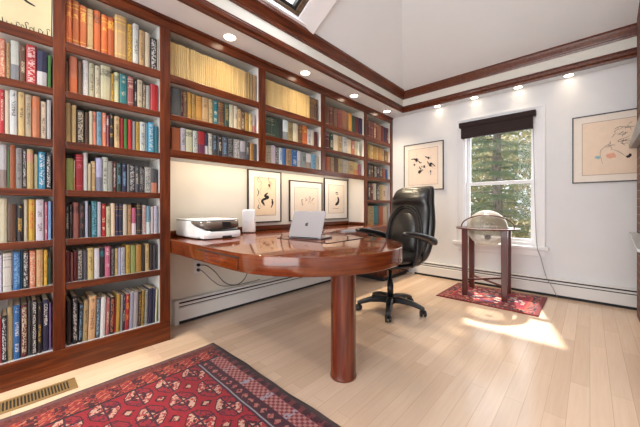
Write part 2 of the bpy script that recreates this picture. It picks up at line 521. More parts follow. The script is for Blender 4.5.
BOOK_ROWS = [
('A',2,1.711,'''-0.041,0.0212,0.22,s,x,c -0.019,0.0182,0.207,t,x,B 0,0.0352,0.227,w,s,n 0.036,0.0242,0.215,B,, 0.061,0.0422,0.227,r,x,w 0.104,0.0452,0.212,n,s,w 0.15,0.0162,0.2,e,p,'''),
('A',3,1.405,'''-0.041,0.0182,0.246,r,, -0.022,0.0162,0.246,c,p, -0.005,0.0332,0.254,w,, 0.029,0.0262,0.252,t,, 0.056,0.0282,0.246,c,, 0.085,0.0342,0.244,s,t,o 0.12,0.0252,0.223,c,, 0.146,0.0202,0.238,w,p,'''),
('A',4,1.109,'''-0.041,0.0282,0.239,w,s,B -0.012,0.0082,0.214,e,p, -0.003,0.0222,0.242,o,x,B 0.02,0.0262,0.229,g,, 0.047,0.0152,0.229,k,x,w 0.063,0.0282,0.227,t,t,p 0.092,0.0172,0.202,c,p, 0.11,0.0332,0.219,a,x,w 0.144,0.0222,0.217,k,x,w'''),
('A',5,0.809,'''-0.041,0.0302,0.242,c,p, -0.01,0.0312,0.213,B,p, 0.022,0.0282,0.213,k,,y 0.051,0.0172,0.237,c,p, 0.069,0.0292,0.239,y,,r 0.099,0.0372,0.239,w,, 0.137,0.0142,0.224,p,,w 0.152,0.0142,0.229,l,,b'''),
('A',6,0.539,'''-0.041,0.0092,0.203,w,p, -0.031,0.0382,0.208,w,b,n 0.008,0.0322,0.213,b,x,l 0.041,0.0052,0.208,q,p, 0.047,0.0242,0.213,k,x,w 0.072,0.0292,0.213,s,x,c 0.102,0.0302,0.215,t,x,o 0.133,0.0182,0.21,y,,B 0.152,0.0122,0.162,E,p,'''),
('A',7,0.148,'''-0.041,0.0052,0.246,r,p, -0.035,0.0212,0.257,k,x,w -0.013,0.0222,0.296,T,p, 0.01,0.0282,0.303,b,,w 0.039,0.0272,0.299,M,x,c 0.067,0.0132,0.31,G,p, 0.081,0.0242,0.317,k,p, 0.106,0.0212,0.292,k,,y 0.128,0.0272,0.306,n,p, 0.156,0.0112,0.282,u,p,'''),
('B',1,2.013,'''0.233,0.0282,0.279,o,b,y 0.262,0.0352,0.286,o,b,y 0.298,0.0352,0.272,o,b,y 0.334,0.0352,0.272,T,b,B 0.37,0.0382,0.279,o,t,k 0.409,0.0332,0.266,o,b,y 0.443,0.0382,0.272,o,t,y 0.482,0.0732,0.305,T,b,y 0.556,0.0322,0.276,y,x,k 0.589,0.0382,0.289,w,, 0.628,0.0352,0.262,t,, 0.664,0.0362,0.262,c,p, 0.701,0.0462,0.239,k,x,w 0.748,0.0052,0.249,c,p,'''),
('B',2,1.711,'''0.231,0.0162,0.195,B,p, 0.248,0.0402,0.232,s,s,o 0.289,0.0232,0.215,B,p, 0.313,0.0312,0.232,w,x,g 0.345,0.0292,0.227,c,, 0.375,0.0292,0.22,c,, 0.405,0.0562,0.232,c,t,k 0.462,0.0172,0.195,y,, 0.48,0.0302,0.212,c,t,G 0.511,0.0442,0.21,q,, 0.556,0.0402,0.207,D,b,c 0.597,0.0202,0.195,k,, 0.618,0.0322,0.203,c,, 0.651,0.0202,0.188,B,x,c 0.672,0.0292,0.181,g,p, 0.702,0.0512,0.2,r,p,'''),
('B',3,1.405,'''0.231,0.0262,0.246,t,p, 0.258,0.0262,0.238,t,p, 0.285,0.0352,0.212,k,x,c 0.321,0.0252,0.207,B,x,k 0.347,0.0172,0.22,c,p, 0.365,0.0192,0.22,s,t,k 0.385,0.0282,0.225,l,, 0.414,0.0232,0.225,s,,w 0.438,0.0132,0.212,p,t,w 0.452,0.0272,0.231,k,,y 0.48,0.0332,0.217,t,, 0.514,0.0212,0.212,r,p, 0.536,0.0232,0.212,e,p, 0.56,0.0242,0.212,r,p, 0.585,0.0242,0.207,g,p, 0.61,0.0222,0.207,y,, 0.633,0.0382,0.212,w,,n 0.672,0.0132,0.212,l,p, 0.686,0.0392,0.22,a,x,w 0.726,0.0272,0.199,q,p,'''),
('B',4,1.109,'''0.233,0.0362,0.197,L,p, 0.27,0.0072,0.189,c,s,o 0.278,0.0372,0.227,r,b,p 0.316,0.0232,0.244,w,p, 0.34,0.0162,0.176,c,p, 0.357,0.0242,0.194,t,b,c 0.382,0.0332,0.217,v,s,G 0.416,0.0302,0.227,w,,k 0.447,0.0242,0.202,g,p, 0.472,0.0222,0.204,M,,w 0.495,0.0282,0.197,E,,l 0.524,0.0312,0.199,n,,l 0.556,0.0112,0.194,g,p, 0.568,0.0362,0.192,k,x,w 0.605,0.0222,0.184,G,, 0.628,0.0352,0.184,k,x,g 0.664,0.0422,0.184,w,x,k 0.707,0.0392,0.179,G,s,s'''),
('B',5,0.809,'''0.231,0.0172,0.205,k,, 0.249,0.0152,0.213,k,,g 0.265,0.0302,0.224,D,t,k 0.296,0.0292,0.213,k,,D 0.326,0.0162,0.234,v,p, 0.343,0.0142,0.208,k,p, 0.358,0.0292,0.234,q,x,l 0.388,0.0202,0.229,w,p, 0.409,0.0262,0.216,r,,c 0.436,0.0242,0.2,c,, 0.461,0.0242,0.221,c,p, 0.486,0.0212,0.216,n,b,Y 0.508,0.0222,0.216,n,b,Y 0.531,0.0242,0.213,c,p, 0.556,0.0262,0.211,T,, 0.583,0.0292,0.19,p,s,w 0.613,0.0332,0.224,k,b,Y 0.647,0.0272,0.208,w,x,r 0.675,0.0262,0.203,l,s,w 0.702,0.0212,0.198,w,p, 0.724,0.0272,0.203,w,x,b'''),
('B',6,0.539,'''0.231,0.0212,0.189,M,p, 0.253,0.0152,0.18,D,p, 0.269,0.0182,0.189,M,p, 0.288,0.0272,0.194,G,x,c 0.316,0.0202,0.187,G,p, 0.337,0.0332,0.201,t,,B 0.371,0.0292,0.194,w,t,v 0.401,0.0272,0.194,k,t,q 0.429,0.0312,0.201,p,,w 0.461,0.0212,0.189,k,x,g 0.483,0.0212,0.18,t,, 0.505,0.0132,0.185,v,p, 0.519,0.0282,0.185,w,x,k 0.548,0.0282,0.199,y,, 0.577,0.0322,0.194,L,p, 0.61,0.0362,0.196,Y,p, 0.647,0.0202,0.185,k,p, 0.668,0.0272,0.196,t,, 0.696,0.0212,0.187,k,p, 0.718,0.0182,0.185,G,p,'''),
('B',7,0.148,'''0.237,0.0242,0.271,k,p, 0.262,0.0282,0.296,k,x,w 0.291,0.0202,0.246,k,x,l 0.312,0.0272,0.253,T,, 0.34,0.0382,0.275,t,, 0.379,0.0222,0.257,G,x,l 0.402,0.0292,0.257,w,p, 0.432,0.0232,0.246,D,, 0.456,0.0232,0.246,k,x,s 0.48,0.0102,0.236,r,p, 0.491,0.0252,0.253,Y,p, 0.517,0.0152,0.246,g,p, 0.533,0.0122,0.246,n,, 0.546,0.0252,0.246,r,,y 0.572,0.0242,0.253,v,p, 0.597,0.0302,0.253,g,p, 0.628,0.0202,0.246,k,x,Y 0.649,0.0202,0.25,Y,x,k 0.67,0.0202,0.25,g,x,k 0.691,0.0322,0.257,n,p, 0.724,0.0162,0.253,n,p, 0.741,0.0122,0.246,c,p,'''),
('S1',2,1.711,'''0.842,0.0792,0.216,G,p, 0.922,0.0132,0.216,M,, 0.936,0.0302,0.216,B,b,Y 0.967,0.0352,0.216,Y,b,B 1.003,0.0352,0.211,Y,b,B 1.039,0.0492,0.208,Y,b,B 1.089,0.0562,0.208,T,b,B 1.146,0.0362,0.211,t,, 1.183,0.0492,0.211,q,,c 1.233,0.0582,0.213,B,b,Y 1.292,0.0432,0.211,E,,Y 1.336,0.0432,0.213,c,p, 1.38,0.0402,0.211,c,, 1.421,0.0362,0.196,t,, 1.458,0.0382,0.181,B,, 1.497,0.0432,0.181,Y,b,B 1.541,0.0402,0.176,t,, 1.582,0.0282,0.176,w,s,r'''),
('S1',3,1.444,'''0.849,0.0652,0.178,o,p, 0.915,0.0412,0.187,w,, 0.957,0.0552,0.183,c,t,k 1.013,0.0422,0.183,w,x,k 1.056,0.0562,0.187,r,s,n 1.113,0.0292,0.178,n,s,w 1.143,0.0372,0.185,w,, 1.181,0.0442,0.183,G,,l 1.226,0.0412,0.178,k,,c 1.268,0.0522,0.178,G,,l 1.321,0.0562,0.181,k,x,g 1.378,0.0682,0.178,g,x,w 1.447,0.0602,0.174,w,s,k 1.508,0.0432,0.172,G,, 1.552,0.0432,0.169,Y,b,B 1.596,0.0332,0.167,G,p,'''),
('S2',2,1.711,'''1.736,0.0662,0.201,E,b,T 1.803,0.0482,0.201,E,b,T 1.852,0.0602,0.201,E,p, 1.913,0.0412,0.213,k,p, 1.955,0.0702,0.213,w,s,k 2.026,0.0722,0.208,T,, 2.099,0.0752,0.208,c,p, 2.175,0.0622,0.201,B,b,Y 2.238,0.0802,0.213,o,b,y 2.319,0.0582,0.188,w,, 2.378,0.0502,0.188,c,p, 2.429,0.0612,0.176,M,p,'''),
('S2',3,1.444,'''1.736,0.0662,0.178,c,x,E 1.803,0.0552,0.187,w,p, 1.859,0.0432,0.178,k,x,w 1.903,0.0512,0.178,w,,b 1.955,0.0452,0.183,b,p, 2.001,0.0782,0.183,T,x,E 2.08,0.0792,0.183,b,,w 2.16,0.0572,0.183,w,s,g 2.218,0.0802,0.178,g,, 2.299,0.0822,0.174,w,s,B 2.382,0.0772,0.172,l,x,k 2.46,0.0552,0.161,c,p,'''),
('S3',1,2.013,'''2.628,0.0662,0.249,B,b,M 2.695,0.0782,0.249,M,b,T 2.774,0.0752,0.249,B,b,M 2.85,0.0882,0.249,M,b,D 2.939,0.0972,0.252,B,b,M 3.037,0.0552,0.249,B,p, 3.093,0.0742,0.252,Y,b,o 3.168,0.0762,0.239,E,p, 3.245,0.0842,0.239,M,b,n 3.33,0.0802,0.239,n,p,'''),
('S3',2,1.711,'''2.633,0.0712,0.211,M,b,w 2.705,0.0732,0.211,E,, 2.779,0.0912,0.213,c,p, 2.871,0.0882,0.208,t,, 2.96,0.0982,0.213,w,, 3.059,0.0902,0.201,c,p, 3.15,0.0762,0.196,s,,w 3.227,0.0712,0.201,c,p, 3.299,0.0612,0.196,w,,'''),
('S3',3,1.444,'''2.633,0.0852,0.178,o,x,B 2.719,0.0742,0.185,T,, 2.794,0.0762,0.183,B,p, 2.871,0.0782,0.187,T,, 2.95,0.1362,0.185,g,x,t 3.087,0.1212,0.181,T,, 3.209,0.0892,0.174,t,s,o 3.299,0.0732,0.156,p,p,'''),
('C',1,2.013,'''3.542,0.0712,0.259,M,b,T 3.614,0.0802,0.252,M,b,D 3.695,0.0682,0.259,B,, 3.764,0.0692,0.252,M,b,T 3.834,0.0792,0.252,B,b,M 3.914,0.0882,0.249,M,b,n 4.003,0.0752,0.246,n,b,M 4.079,0.0612,0.246,M,,'''),
('C',2,1.711,'''3.542,0.0712,0.206,Y,b,B 3.614,0.0732,0.201,t,, 3.688,0.0752,0.201,Y,b,T 3.764,0.0692,0.201,t,b,B 3.834,0.0792,0.201,Y,b,B 3.914,0.0882,0.196,T,, 4.003,0.0912,0.186,B,, 4.095,0.0452,0.181,Y,,'''),
('C',3,1.444,'''3.542,0.0782,0.178,G,, 3.621,0.0792,0.174,B,, 3.701,0.0832,0.178,k,x,c 3.785,0.0842,0.174,n,, 3.87,0.0872,0.169,G,, 3.958,0.0672,0.161,o,p, 4.026,0.0762,0.156,b,p,'''),
('C',4,1.109,'''3.542,0.0782,0.237,k,, 3.621,0.0732,0.237,M,, 3.695,0.0822,0.246,c,p, 3.778,0.0912,0.231,k,x,w 3.87,0.0872,0.237,t,p, 3.958,0.0972,0.231,c,, 4.056,0.0842,0.225,w,p,'''),
('C',5,0.758,'''3.542,0.1582,0.261,T,x,E 3.701,0.1462,0.267,q,p, 3.848,0.1242,0.258,o,p, 3.973,0.1362,0.255,c,p,'''),
]
# ------------------------------------------------------------------ bookcases
def shelf(parent, y0, y1, zt, zb, cherry=True):
    s = bx('shelf', M['shelf_white'], parent, XW+.012, XF-.0255, y0, y1, zb+.004, zt)
    bx('shelf_edge', M['cherry_y'], s, XF-.025, XF-.004, y0, y1, zb, zt+.0005, .003)
    return s
def stile(parent, y0, y1, z0, z1):
    return bx('stile', M['cherry_z'], parent, XF-.022, XF, y0, y1, z0, z1, .003)
def partition(parent, y0, y1, z0, z1):
    return bx('partition', M['shelf_white'], parent, XW+.012, XF-.0225, y0, y1, z0, z1)
ZT = 2.345   # underside of the top rail
SH = [(2.013,1.955),(1.711,1.670),(1.405,1.361),(1.109,1.069),(.809,.770),(.539,.500)]
tb = thing('tall_bookcase', 'floor to ceiling cherry bookcase full of books at the left', 'bookcase')
for y0, y1 in ((-.446,-.39),(.171,.227),(.756,.826)):
    stile(tb, y0, y1, .148, ZT); partition(tb, y0+.004, y1-(.0005 if y1 > .8 else .004), .0, ZS-.007)
bx('back_panel', M['shelf_back_shaded'], tb, XW+.001, XW+.0115, -.446, .826, 0, ZS-.007)
bx('base_rail', M['cherry_y'], tb, XF-.022, XF, -.446, .826, 0, .1475, .003)
bx('top_rail', M['cherry_y'], tb, XF-.022, XF, -.446, .826, ZT+.0005, ZS-.007, .003)
bx('top_moulding', M['cherry_y'], tb, XF+.0005, XF+.012, -.446, .826, ZS-.03, ZS-.007, .003)
for y0, y1 in ((-.386,.175),(.231,.76)):
    for zt, zb in SH: shelf(tb, y0, y1, zt, zb)
    b = bx('bottom_shelf', M['shelf_white'], tb, XW+.012, XF-.0225, y0, y1, .12, .148)
    bx('top_panel', M['shelf_white'], tb, XW+.012, XF-.0225, y0, y1, ZT+.03, ZT+.045)

wb = thing('wall_bookcase', 'three section cherry bookcase hung above the desk', 'bookcase')
for y0, y1 in ((1.632,1.706),(2.518,2.584)):
    stile(wb, y0, y1, 1.4445, ZT); partition(wb, y0+.004, y1-.004, 1.4445, ZT+.03)
bx('back_panel', M['shelf_back_shaded'], wb, XW+.001, XW+.0115, .8265, 3.4135, 1.4, ZS-.007)
bx('top_rail', M['cherry_y'], wb, XF-.022, XF, .8265, 3.4135, ZT+.0005, ZS-.007, .003)
bx('top_moulding', M['cherry_y'], wb, XF+.0005, XF+.012, .8265, 3.4135, ZS-.03, ZS-.007, .003)
bx('bottom_rail', M['cherry_y'], wb, XF-.022, XF, .8265, 3.4135, 1.384, 1.444, .003)
bx('bottom_panel', M['shelf_white'], wb, XW+.012, XF-.0225, .8265, 3.4135, 1.425, 1.444)
bx('top_panel', M['shelf_white'], wb, XW+.012, XF-.0225, .8265, 3.4135, ZT+.031, ZT+.045)
for y0, y1 in ((.8275,1.636),(1.702,2.522),(2.58,3.4125)):
    for zt, zb in SH[:2]: shelf(wb, y0, y1, zt, zb)

cb = thing('corner_bookcase', 'narrow cherry bookcase standing on the counter in the corner', 'bookcase')
CZ0 = DZ+.0008
stile(cb, 3.4145, 3.477, CZ0, ZT); stile(cb, 4.143, 4.2, CZ0, ZT)
bx('side_panel', M['niche'], cb, XW+.012, XF-.0225, 3.4145, 3.434, CZ0, ZS-.007)
bx('side_panel', M['shelf_white'], cb, XW+.012, XF-.0225, 4.15, 4.2, CZ0, ZS-.007)
bx('back_panel', M['shelf_back_shaded'], cb, XW+.001, XW+.0115, 3.4145, 4.2, CZ0, ZS-.007)
bx('top_rail', M['cherry_y'], cb, XF-.022, XF, 3.4145, 4.2, ZT+.0005, ZS-.007, .003)
bx('top_moulding', M['cherry_y'], cb, XF+.0005, XF+.012, 3.4145, 4.2, ZS-.03, ZS-.007, .003)
bx('top_panel', M['shelf_white'], cb, XW+.012, XF-.0225, 3.4345, 4.1495, ZT+.031, ZT+.045)
for zt, zb in SH[:2]+[(1.444,1.396),(1.109,1.069)]: shelf(cb, 3.437, 4.1485, zt, zb)

# ------------------------------------------------------------------ books
PAL = dict(o=(186,94,44), t=(218,184,128), T=(186,156,112), c=(222,209,180), w=(220,218,216), g=(158,158,156), G=(78,82,88), k=(34,32,36),
  r=(190,36,44), M=(104,32,36), p=(206,110,136), b=(44,108,176), n=(42,46,82), l=(130,178,208), q=(34,122,134), e=(76,138,60), E=(34,70,56),
  y=(222,176,66), Y=(190,146,62), u=(116,84,138), v=(182,180,206), B=(104,72,50), s=(220,134,100), L=(160,170,100), a=(48,164,200), D=(164,98,96), x=(120,120,120))
SAY = dict(o='orange-brown', t='tan', T='dull tan', c='cream', w='white', g='grey', G='dark grey', k='black', r='red', M='maroon', p='pink', b='blue', n='navy',
  l='light blue', q='teal', e='green', E='dark green', y='yellow', Y='ochre', u='purple', v='lavender', B='brown', s='salmon', L='olive green', a='bright blue', D='dusty rose')
ORD = ['first','second','third','fourth','fifth','sixth','seventh','eighth','ninth','tenth','eleventh','twelfth','thirteenth','fourteenth','fifteenth','sixteenth','seventeenth',
  'eighteenth','nineteenth','twentieth','twenty-first','twenty-second','twenty-third','twenty-fourth','twenty-fifth','twenty-sixth','twenty-seventh','twenty-eighth','twenty-ninth',
  'thirtieth','thirty-first','thirty-second','thirty-third','thirty-fourth','thirty-fifth','thirty-sixth','thirty-seventh','thirty-eighth','thirty-ninth','fortieth','forty-first',
  'forty-second','forty-third','forty-fourth','forty-fifth','forty-sixth','forty-seventh','forty-eighth','forty-ninth','fiftieth']
UNIT = dict(A='left column of tall bookcase', B='right column of tall bookcase', S1='left section above desk', S2='middle section above desk', S3='right section above desk', C='corner bookcase')
ROWN = {'A':{2:'second shelf',3:'third shelf',4:'fourth shelf',5:'fifth shelf',6:'sixth shelf',7:'bottom shelf'},
        'S':{1:'top shelf',2:'middle shelf',3:'bottom shelf'}, 'C':{1:'top shelf',2:'second shelf',3:'middle shelf',4:'fourth shelf',5:'lowest shelf'}}
ROWN['A'][1] = 'top shelf'
def book_mesh(w, h, d, soft):
    """cover: boards and a rounded spine at local +x, spine face at x=0"""
    b = MB(); t = min(.0022, w*.14); bul = min(.008, w*.24)
    outer = [(-d,0),(-.004,0)]
    for k in range(5):
        a = -PI/2+PI*k/4
        outer.append((-.004+(bul*.7 if soft else bul+.001)*math.cos(a), w/2+math.sin(a)*w/2))
    outer = [outer[0]]+outer[2:]+[(-d,w)]
    inner = [(-d,w-t),(-.006,w-t),(-.006,t),(-d,t)]
    b.prism(outer+inner, 0, h)
    p = MB(); q = .0005 if soft else .003
    p.box(-d+.004,-.0066,t+.0001,w-t-.0001,q,h-q)
    return b, p
LUM = lambda c: .3*c[0]+.6*c[1]+.1*c[2]
M['gilt'] = mat('pale_lettering', rough=.5, fn=speckled((226,220,210),.05,60))
def put_book(y, w, h, z, c, st, ink, label, group, lean=0, title=None, cat='book', name='book', d=None):
    jit = random.uniform(.86,1.04) if c != 'm' else random.uniform(.95,1.03)
    base = tuple(max(8,min(250,v*jit*(random.uniform(.96,1.04) if c != 'm' else 1))) for v in PAL[c])
    soft = random.random() < .4
    dd = d or min(.21, max(.13, h*.66))
    b, p = book_mesh(w, h, dd, soft)
    o = b.build(name, M['book'])
    xx = XF-.036-random.uniform(0,.008)
    o.location = (xx, y, z+.0006+w*math.sin(abs(lean)))
    if lean: o.rotation_euler = (lean,0,0)
    o.color = (*lin(base),1)
    ik = PAL[ink] if ink else ((70,60,55) if LUM(base) > 120 else (214,200,170))
    o['ink'] = [float(v) for v in lin(ik)]
    o['style'] = float({'':0,'b':1,'s':2,'t':3,'x':4,'p':5}[st]) if not title else 5.0
    tag(o, label, cat, group)
    p.build('pages', M['paper'], o)
    if title:
        txt, z0, z1, sz = title
        cu = bpy.data.curves.new('title','FONT'); cu.body = txt; cu.align_x = 'LEFT'; cu.align_y = 'CENTER'; cu.size = sz; cu.extrude = .0004
        tmp = bpy.data.objects.new('tmp', cu); COL.objects.link(tmp)
        dg = bpy.context.evaluated_depsgraph_get()
        me = bpy.data.meshes.new_from_object(tmp.evaluated_get(dg)); bpy.data.objects.remove(tmp)
        wid = max(v.co.x for v in me.vertices) or 1
        me.materials.clear(); me.materials.append(M['gilt'])
        tt = link('title', me, o)
        tt.scale = ((z1-z0)/wid,1,1)
        # reads downwards on the spine
        tt.matrix_basis = Matrix.Translation((.0075,w/2,z1)) @ Matrix(((0,0,1,0),(0,1,0,0),(-1,0,0,0),(0,0,0,1))) @ Matrix.Diagonal(((z1-z0)/wid,1,1,1))
        tt['label'] = 'pale title lettering'
    return o
LEAN = {('B',7):-.045,('A',7):-.03}
for unit, r, z, txt in BOOK_ROWS:
    items = [t.split(',') for t in txt.split(' ')]
    rn = ROWN[unit[0] if unit[0] in 'SC' else 'A'][r]
    grp = 'books on the %s of the %s' % (rn, UNIT[unit])
    n = len(items)
    for k, (y, w, h, c, st, ink) in enumerate(items):
        y, w, h = float(y), float(w), float(h)
        gap_ = random.uniform(.001,.0035); y += gap_/2; w -= gap_
        say = SAY[c]+' book'
        pos = (ORD[n-1-k]+' from right') if unit == 'A' else (ORD[k]+' from left')
        lbl = '%s, %s, %s, %s' % (say, pos, rn, UNIT[unit])
        title = None
        if unit == 'A' and r == 7 and k == n-3: pass
        if unit == 'A' and r == 7 and c == 'k' and st == 'p' : title = ('GREAT HOLLYWOOD MOVIES', .012, h-.012, w*.8)
        if unit == 'A' and r == 7 and c == 'n': title = ('COLUMBIA', h*.5, h*.93, w*.8)
        lean = -.03 if (unit,r) == ('B',7) and k > 1 else 0
        if lean: y -= .009*(k-2)/(n-3)
        put_book(y, w, h, z, c, st, ink, lbl, grp, lean, title)
# packed yellow volumes on the top shelves above the desk
def packed(unit, y0, y1, n, z, h, col, ink, what, group, start=0):
    w = (y1-y0)/n
    for k in range(n):
        hh = h+random.uniform(-.003,.002)
        put_book(y0+k*w, w-.0007, hh, z, col, 'b' if random.random() < .75 else '', ink,
            '%s, %s from left, top shelf, %s' % (what, ORD[k+start], UNIT[unit]), group, cat='magazine', name='magazine', d=.175)
PAL['m'] = (224,194,132); SAY['m'] = 'yellow'; PAL['z'] = (196,152,84)
packed('S1', .834, 1.50, 40, 2.013, .268, 'm', 'z', 'yellow spined magazine', 'yellow magazines in the left section above the desk')
packed('S1', 1.502, 1.62, 8, 2.013, .262, 'T', 'B', 'dull tan magazine', 'yellow magazines in the left section above the desk', 40)
packed('S2', 1.714, 2.36, 36, 2.013, .268, 'm', 'z', 'yellow spined magazine', 'yellow magazines in the middle section above the desk')
packed('S2', 2.362, 2.49, 5, 2.013, .262, 'B', 'Y', 'brown bound magazine', 'yellow magazines in the middle section above the desk', 36)

# ------------------------------------------------------------------ drawings
def stroke(mb, pts, w, z):
    """a flat ink stroke in the local xz plane, lying at y = z"""
    P = hermite([(a,0,c) for a,c in pts], 6)
    n = len(P)
    L, R = [], []
    for i, p in enumerate(P):
        t = (P[min(i+1,n-1)]-P[max(i-1,0)]).normalized(); q = Vector((-t.z,0,t.x))
        ww = w*(.35+.65*math.sin(PI*(i+.5)/n))
        L.append(mb._v((p.x+q.x*ww, z, p.z+q.z*ww))); R.append(mb._v((p.x-q.x*ww, z, p.z-q.z*ww)))
    for i in range(n-1): mb.face((L[i],L[i+1],R[i+1],R[i]))
def blob(mb, cx, cz_, r, z, seed, sq=1.0):
    rn = random.Random(seed); n = 18
    mb.face([mb._v((cx+r*(.7+.5*rn.random())*math.cos(2*PI*k/n), z, cz_+sq*r*(.7+.5*rn.random())*math.sin(2*PI*k/n))) for k in range(n)])
def picture(label, w, h, loc, rz, art, matw, frame=.012, group=None, depth=.022, mats='mat_tan', paper=(238,218,196), fillet=True):
    """front faces local -y, origin at the middle of the bottom edge"""
    t = thing('framed_drawing', label, 'picture', loc, rz, group)
    b = MB(); f = frame
    b.box(-w/2,-w/2+f,-depth,-.001,0,h); b.box(w/2-f,w/2,-depth,-.001,0,h); b.box(-w/2+f,w/2-f,-depth,-.001,0,f); b.box(-w/2+f,w/2-f,-depth,-.001,h-f,h)
    b.build('frame', M['frame_black'], t, .0015)
    bx('mat_board', M[mats], t, -w/2+f,w/2-f,-depth+.008,-.002,f,h-f)
    iw, ih = w-2*f-2*matw, h-2*f-2*matw
    pm = mat('drawing_paper', rough=.8, fn=speckled(paper,.03,15))
    pp = bx('paper', pm, t, -iw/2,iw/2,-depth+.0068,-depth+.0078,f+matw,h-f-matw)
    if fillet:
        b = MB(); e = .004; z0, z1 = f+matw-e, h-f-matw+e; yy = -depth+.0062
        b.box(-iw/2-e,-iw/2,yy,yy+.0016,z0,z1); b.box(iw/2,iw/2+e,yy,yy+.0016,z0,z1); b.box(-iw/2,iw/2,yy,yy+.0016,z0,z0+e); b.box(-iw/2,iw/2,yy,yy+.0016,z1-e,z1)
        b.build('mat_bevel', M['ink_pale'], t)
    art(t, iw, ih, f+matw+ih/2, -depth+.0064)
    return t
def figures_art(spots, seed, pale=False):
    def f(t, iw, ih, zc, y):
        rn = random.Random(seed); b = MB(); q = MB()
        for (cx, cy, s, k) in spots:
            X, Z = cx*iw, zc+cy*ih
            for j in range(k):
                a = rn.uniform(0,2*PI); ln = s*rn.uniform(.35,.85)
                pts = [(X+rn.uniform(-.3,.3)*s, Z+rn.uniform(-.3,.3)*s)]
                for _ in range(3):
                    a += rn.uniform(-1.2,1.2); pts.append((pts[-1][0]+math.cos(a)*ln*.4, pts[-1][1]+math.sin(a)*ln*.4))
                stroke(b if j % 4 == 0 else q, pts, s*(.08 if j % 4 == 0 else .014), y-.00004*j)
            if not pale: blob(b, X, Z, s*.22, y-.0004, seed+int(cx*50), 1.3)
        b.build('ink_drawing', M['ink_pale'] if pale else M['ink'], t, fix=False)
        q.build('pen_lines', M['ink_pale'], t, fix=False)
    return f
def swoosh_art(t, iw, ih, zc, y):
    b = MB()
    stroke(b, [(-.06*iw,zc+.2*ih),(0,zc+.235*ih),(.12*iw,zc+.22*ih)], .008, y)
    stroke(b, [(-.02*iw,zc+.17*ih),(.05*iw,zc+.165*ih),(.12*iw,zc+.175*ih)], .004, y)
    stroke(b, [(.08*iw,zc+.08*ih),(.13*iw,zc-.02*ih),(.1*iw,zc-.12*ih),(-.02*iw,zc-.19*ih),(-.06*iw,zc-.17*ih)], .022, y)
    b.build('ink_drawing', M['ink'], t, fix=False)
    q = MB(); stroke(q, [(-.25*iw,zc-.33*ih),(0,zc-.34*ih),(.2*iw,zc-.33*ih)], .003, y); q.build('pen_lines', M['ink_pale'], t, fix=False)
def dancer_art(t, iw, ih, zc, y):
    b = MB()
    stroke(b, [(.14*iw,zc+.33*ih),(.2*iw,zc+.3*ih),(.16*iw,zc+.27*ih)], .011, y)
    stroke(b, [(.12*iw,zc+.1*ih),(-.02*iw,zc+.02*ih),(.14*iw,zc-.02*ih),(-.12*iw,zc-.1*ih),(-.05*iw,zc-.2*ih)], .015, y)
    stroke(b, [(-.1*iw,zc-.06*ih),(-.16*iw,zc-.14*ih),(-.02*iw,zc-.24*ih)], .01, y-.0001)
    for s in (-1,1): stroke(b, [(s*.36*iw,zc+.2*ih*(1 if s < 0 else -.3)),(s*.31*iw,zc+.1*ih*(1 if s < 0 else -1.6)),(s*.36*iw,zc+.0*ih-.2*ih*(s > 0))], .005, y)
    stroke(b, [(-.3*iw,zc-.22*ih),(-.33*iw,zc-.3*ih),(-.24*iw,zc-.33*ih)], .005, y)
    stroke(b, [(.3*iw,zc-.06*ih),(.36*iw,zc-.16*ih),(.28*iw,zc-.3*ih)], .009, y)
    b.build('ink_drawing', M['ink'], t, fix=False)
    q = MB()
    for k in range(9):
        rn = random.Random(k); x0 = rn.uniform(-.38,.38)*iw; z0 = zc+rn.uniform(-.38,.38)*ih
        stroke(q, [(x0,z0),(x0+rn.uniform(-.06,.06),z0+.04),(x0+rn.uniform(-.06,.06),z0+.1)], .0025, y)
    q.build('pen_lines', M['ink_pale'], t, fix=False)
def lines_art(t, iw, ih, zc, y):
    b = MB(); q = MB()
    # loose pen figure, a dark shoe-like mark, pale washes
    rn = random.Random(17)
    for cx, cy, sz, k in ((.13,.30,.05,7),(.15,.10,.05,8),(.14,.2,.03,4),(-.02,.04,.05,4),(.28,.34,.03,3)):
        for m in range(k):
            a = rn.uniform(0,6.28); p = [((cx+rn.uniform(-.08,.08))*iw, zc+(cy+rn.uniform(-.05,.05))*ih)]
            for _ in range(3):
                a += rn.uniform(-1.1,1.1); p.append((p[-1][0]+sz*.5*math.cos(a), p[-1][1]+sz*.35*math.sin(a)))
            stroke(b if m % 3 == 0 and cx > .1 else q, p, .0022, y-.00003*m)
    stroke(q, [(.05*iw,zc+.05*ih),(-.14*iw,zc+.0*ih),(-.2*iw,zc-.1*ih),(-.16*iw,zc-.3*ih)], .002, y-.0003)
    stroke(q, [(.0*iw,zc-.05*ih),(.1*iw,zc-.1*ih),(.2*iw,zc-.19*ih)], .0024, y-.0003)
    stroke(q, [(.2*iw,zc+.07*ih),(.36*iw,zc+.02*ih),(.4*iw,zc-.06*ih)], .0014, y-.0003)
    blob(b, .24*iw, zc-.2*ih, .018, y, 5, .8); blob(b, .27*iw, zc-.175*ih, .013, y-.0002, 8, 1.2)
    b.build('ink_drawing', M['ink'], t, fix=False); q.build('pen_lines', M['ink_pale'], t, fix=False)
    w1 = mat('blue_wash', rough=.8, fn=speckled((150,190,196),.1,30)); w2 = mat('rose_wash', rough=.8, fn=speckled((236,176,150),.06,20))
    c = MB(); blob(c, -.24*iw, zc-.17*ih, .022, y+.0002, 3, .8); c.build('blue_patch', w1, t, fix=False)
    c = MB(); blob(c, -.02*iw, zc-.16*ih, .036, y+.0002, 4, .9); c.build('rose_patch', w2, t, fix=False)

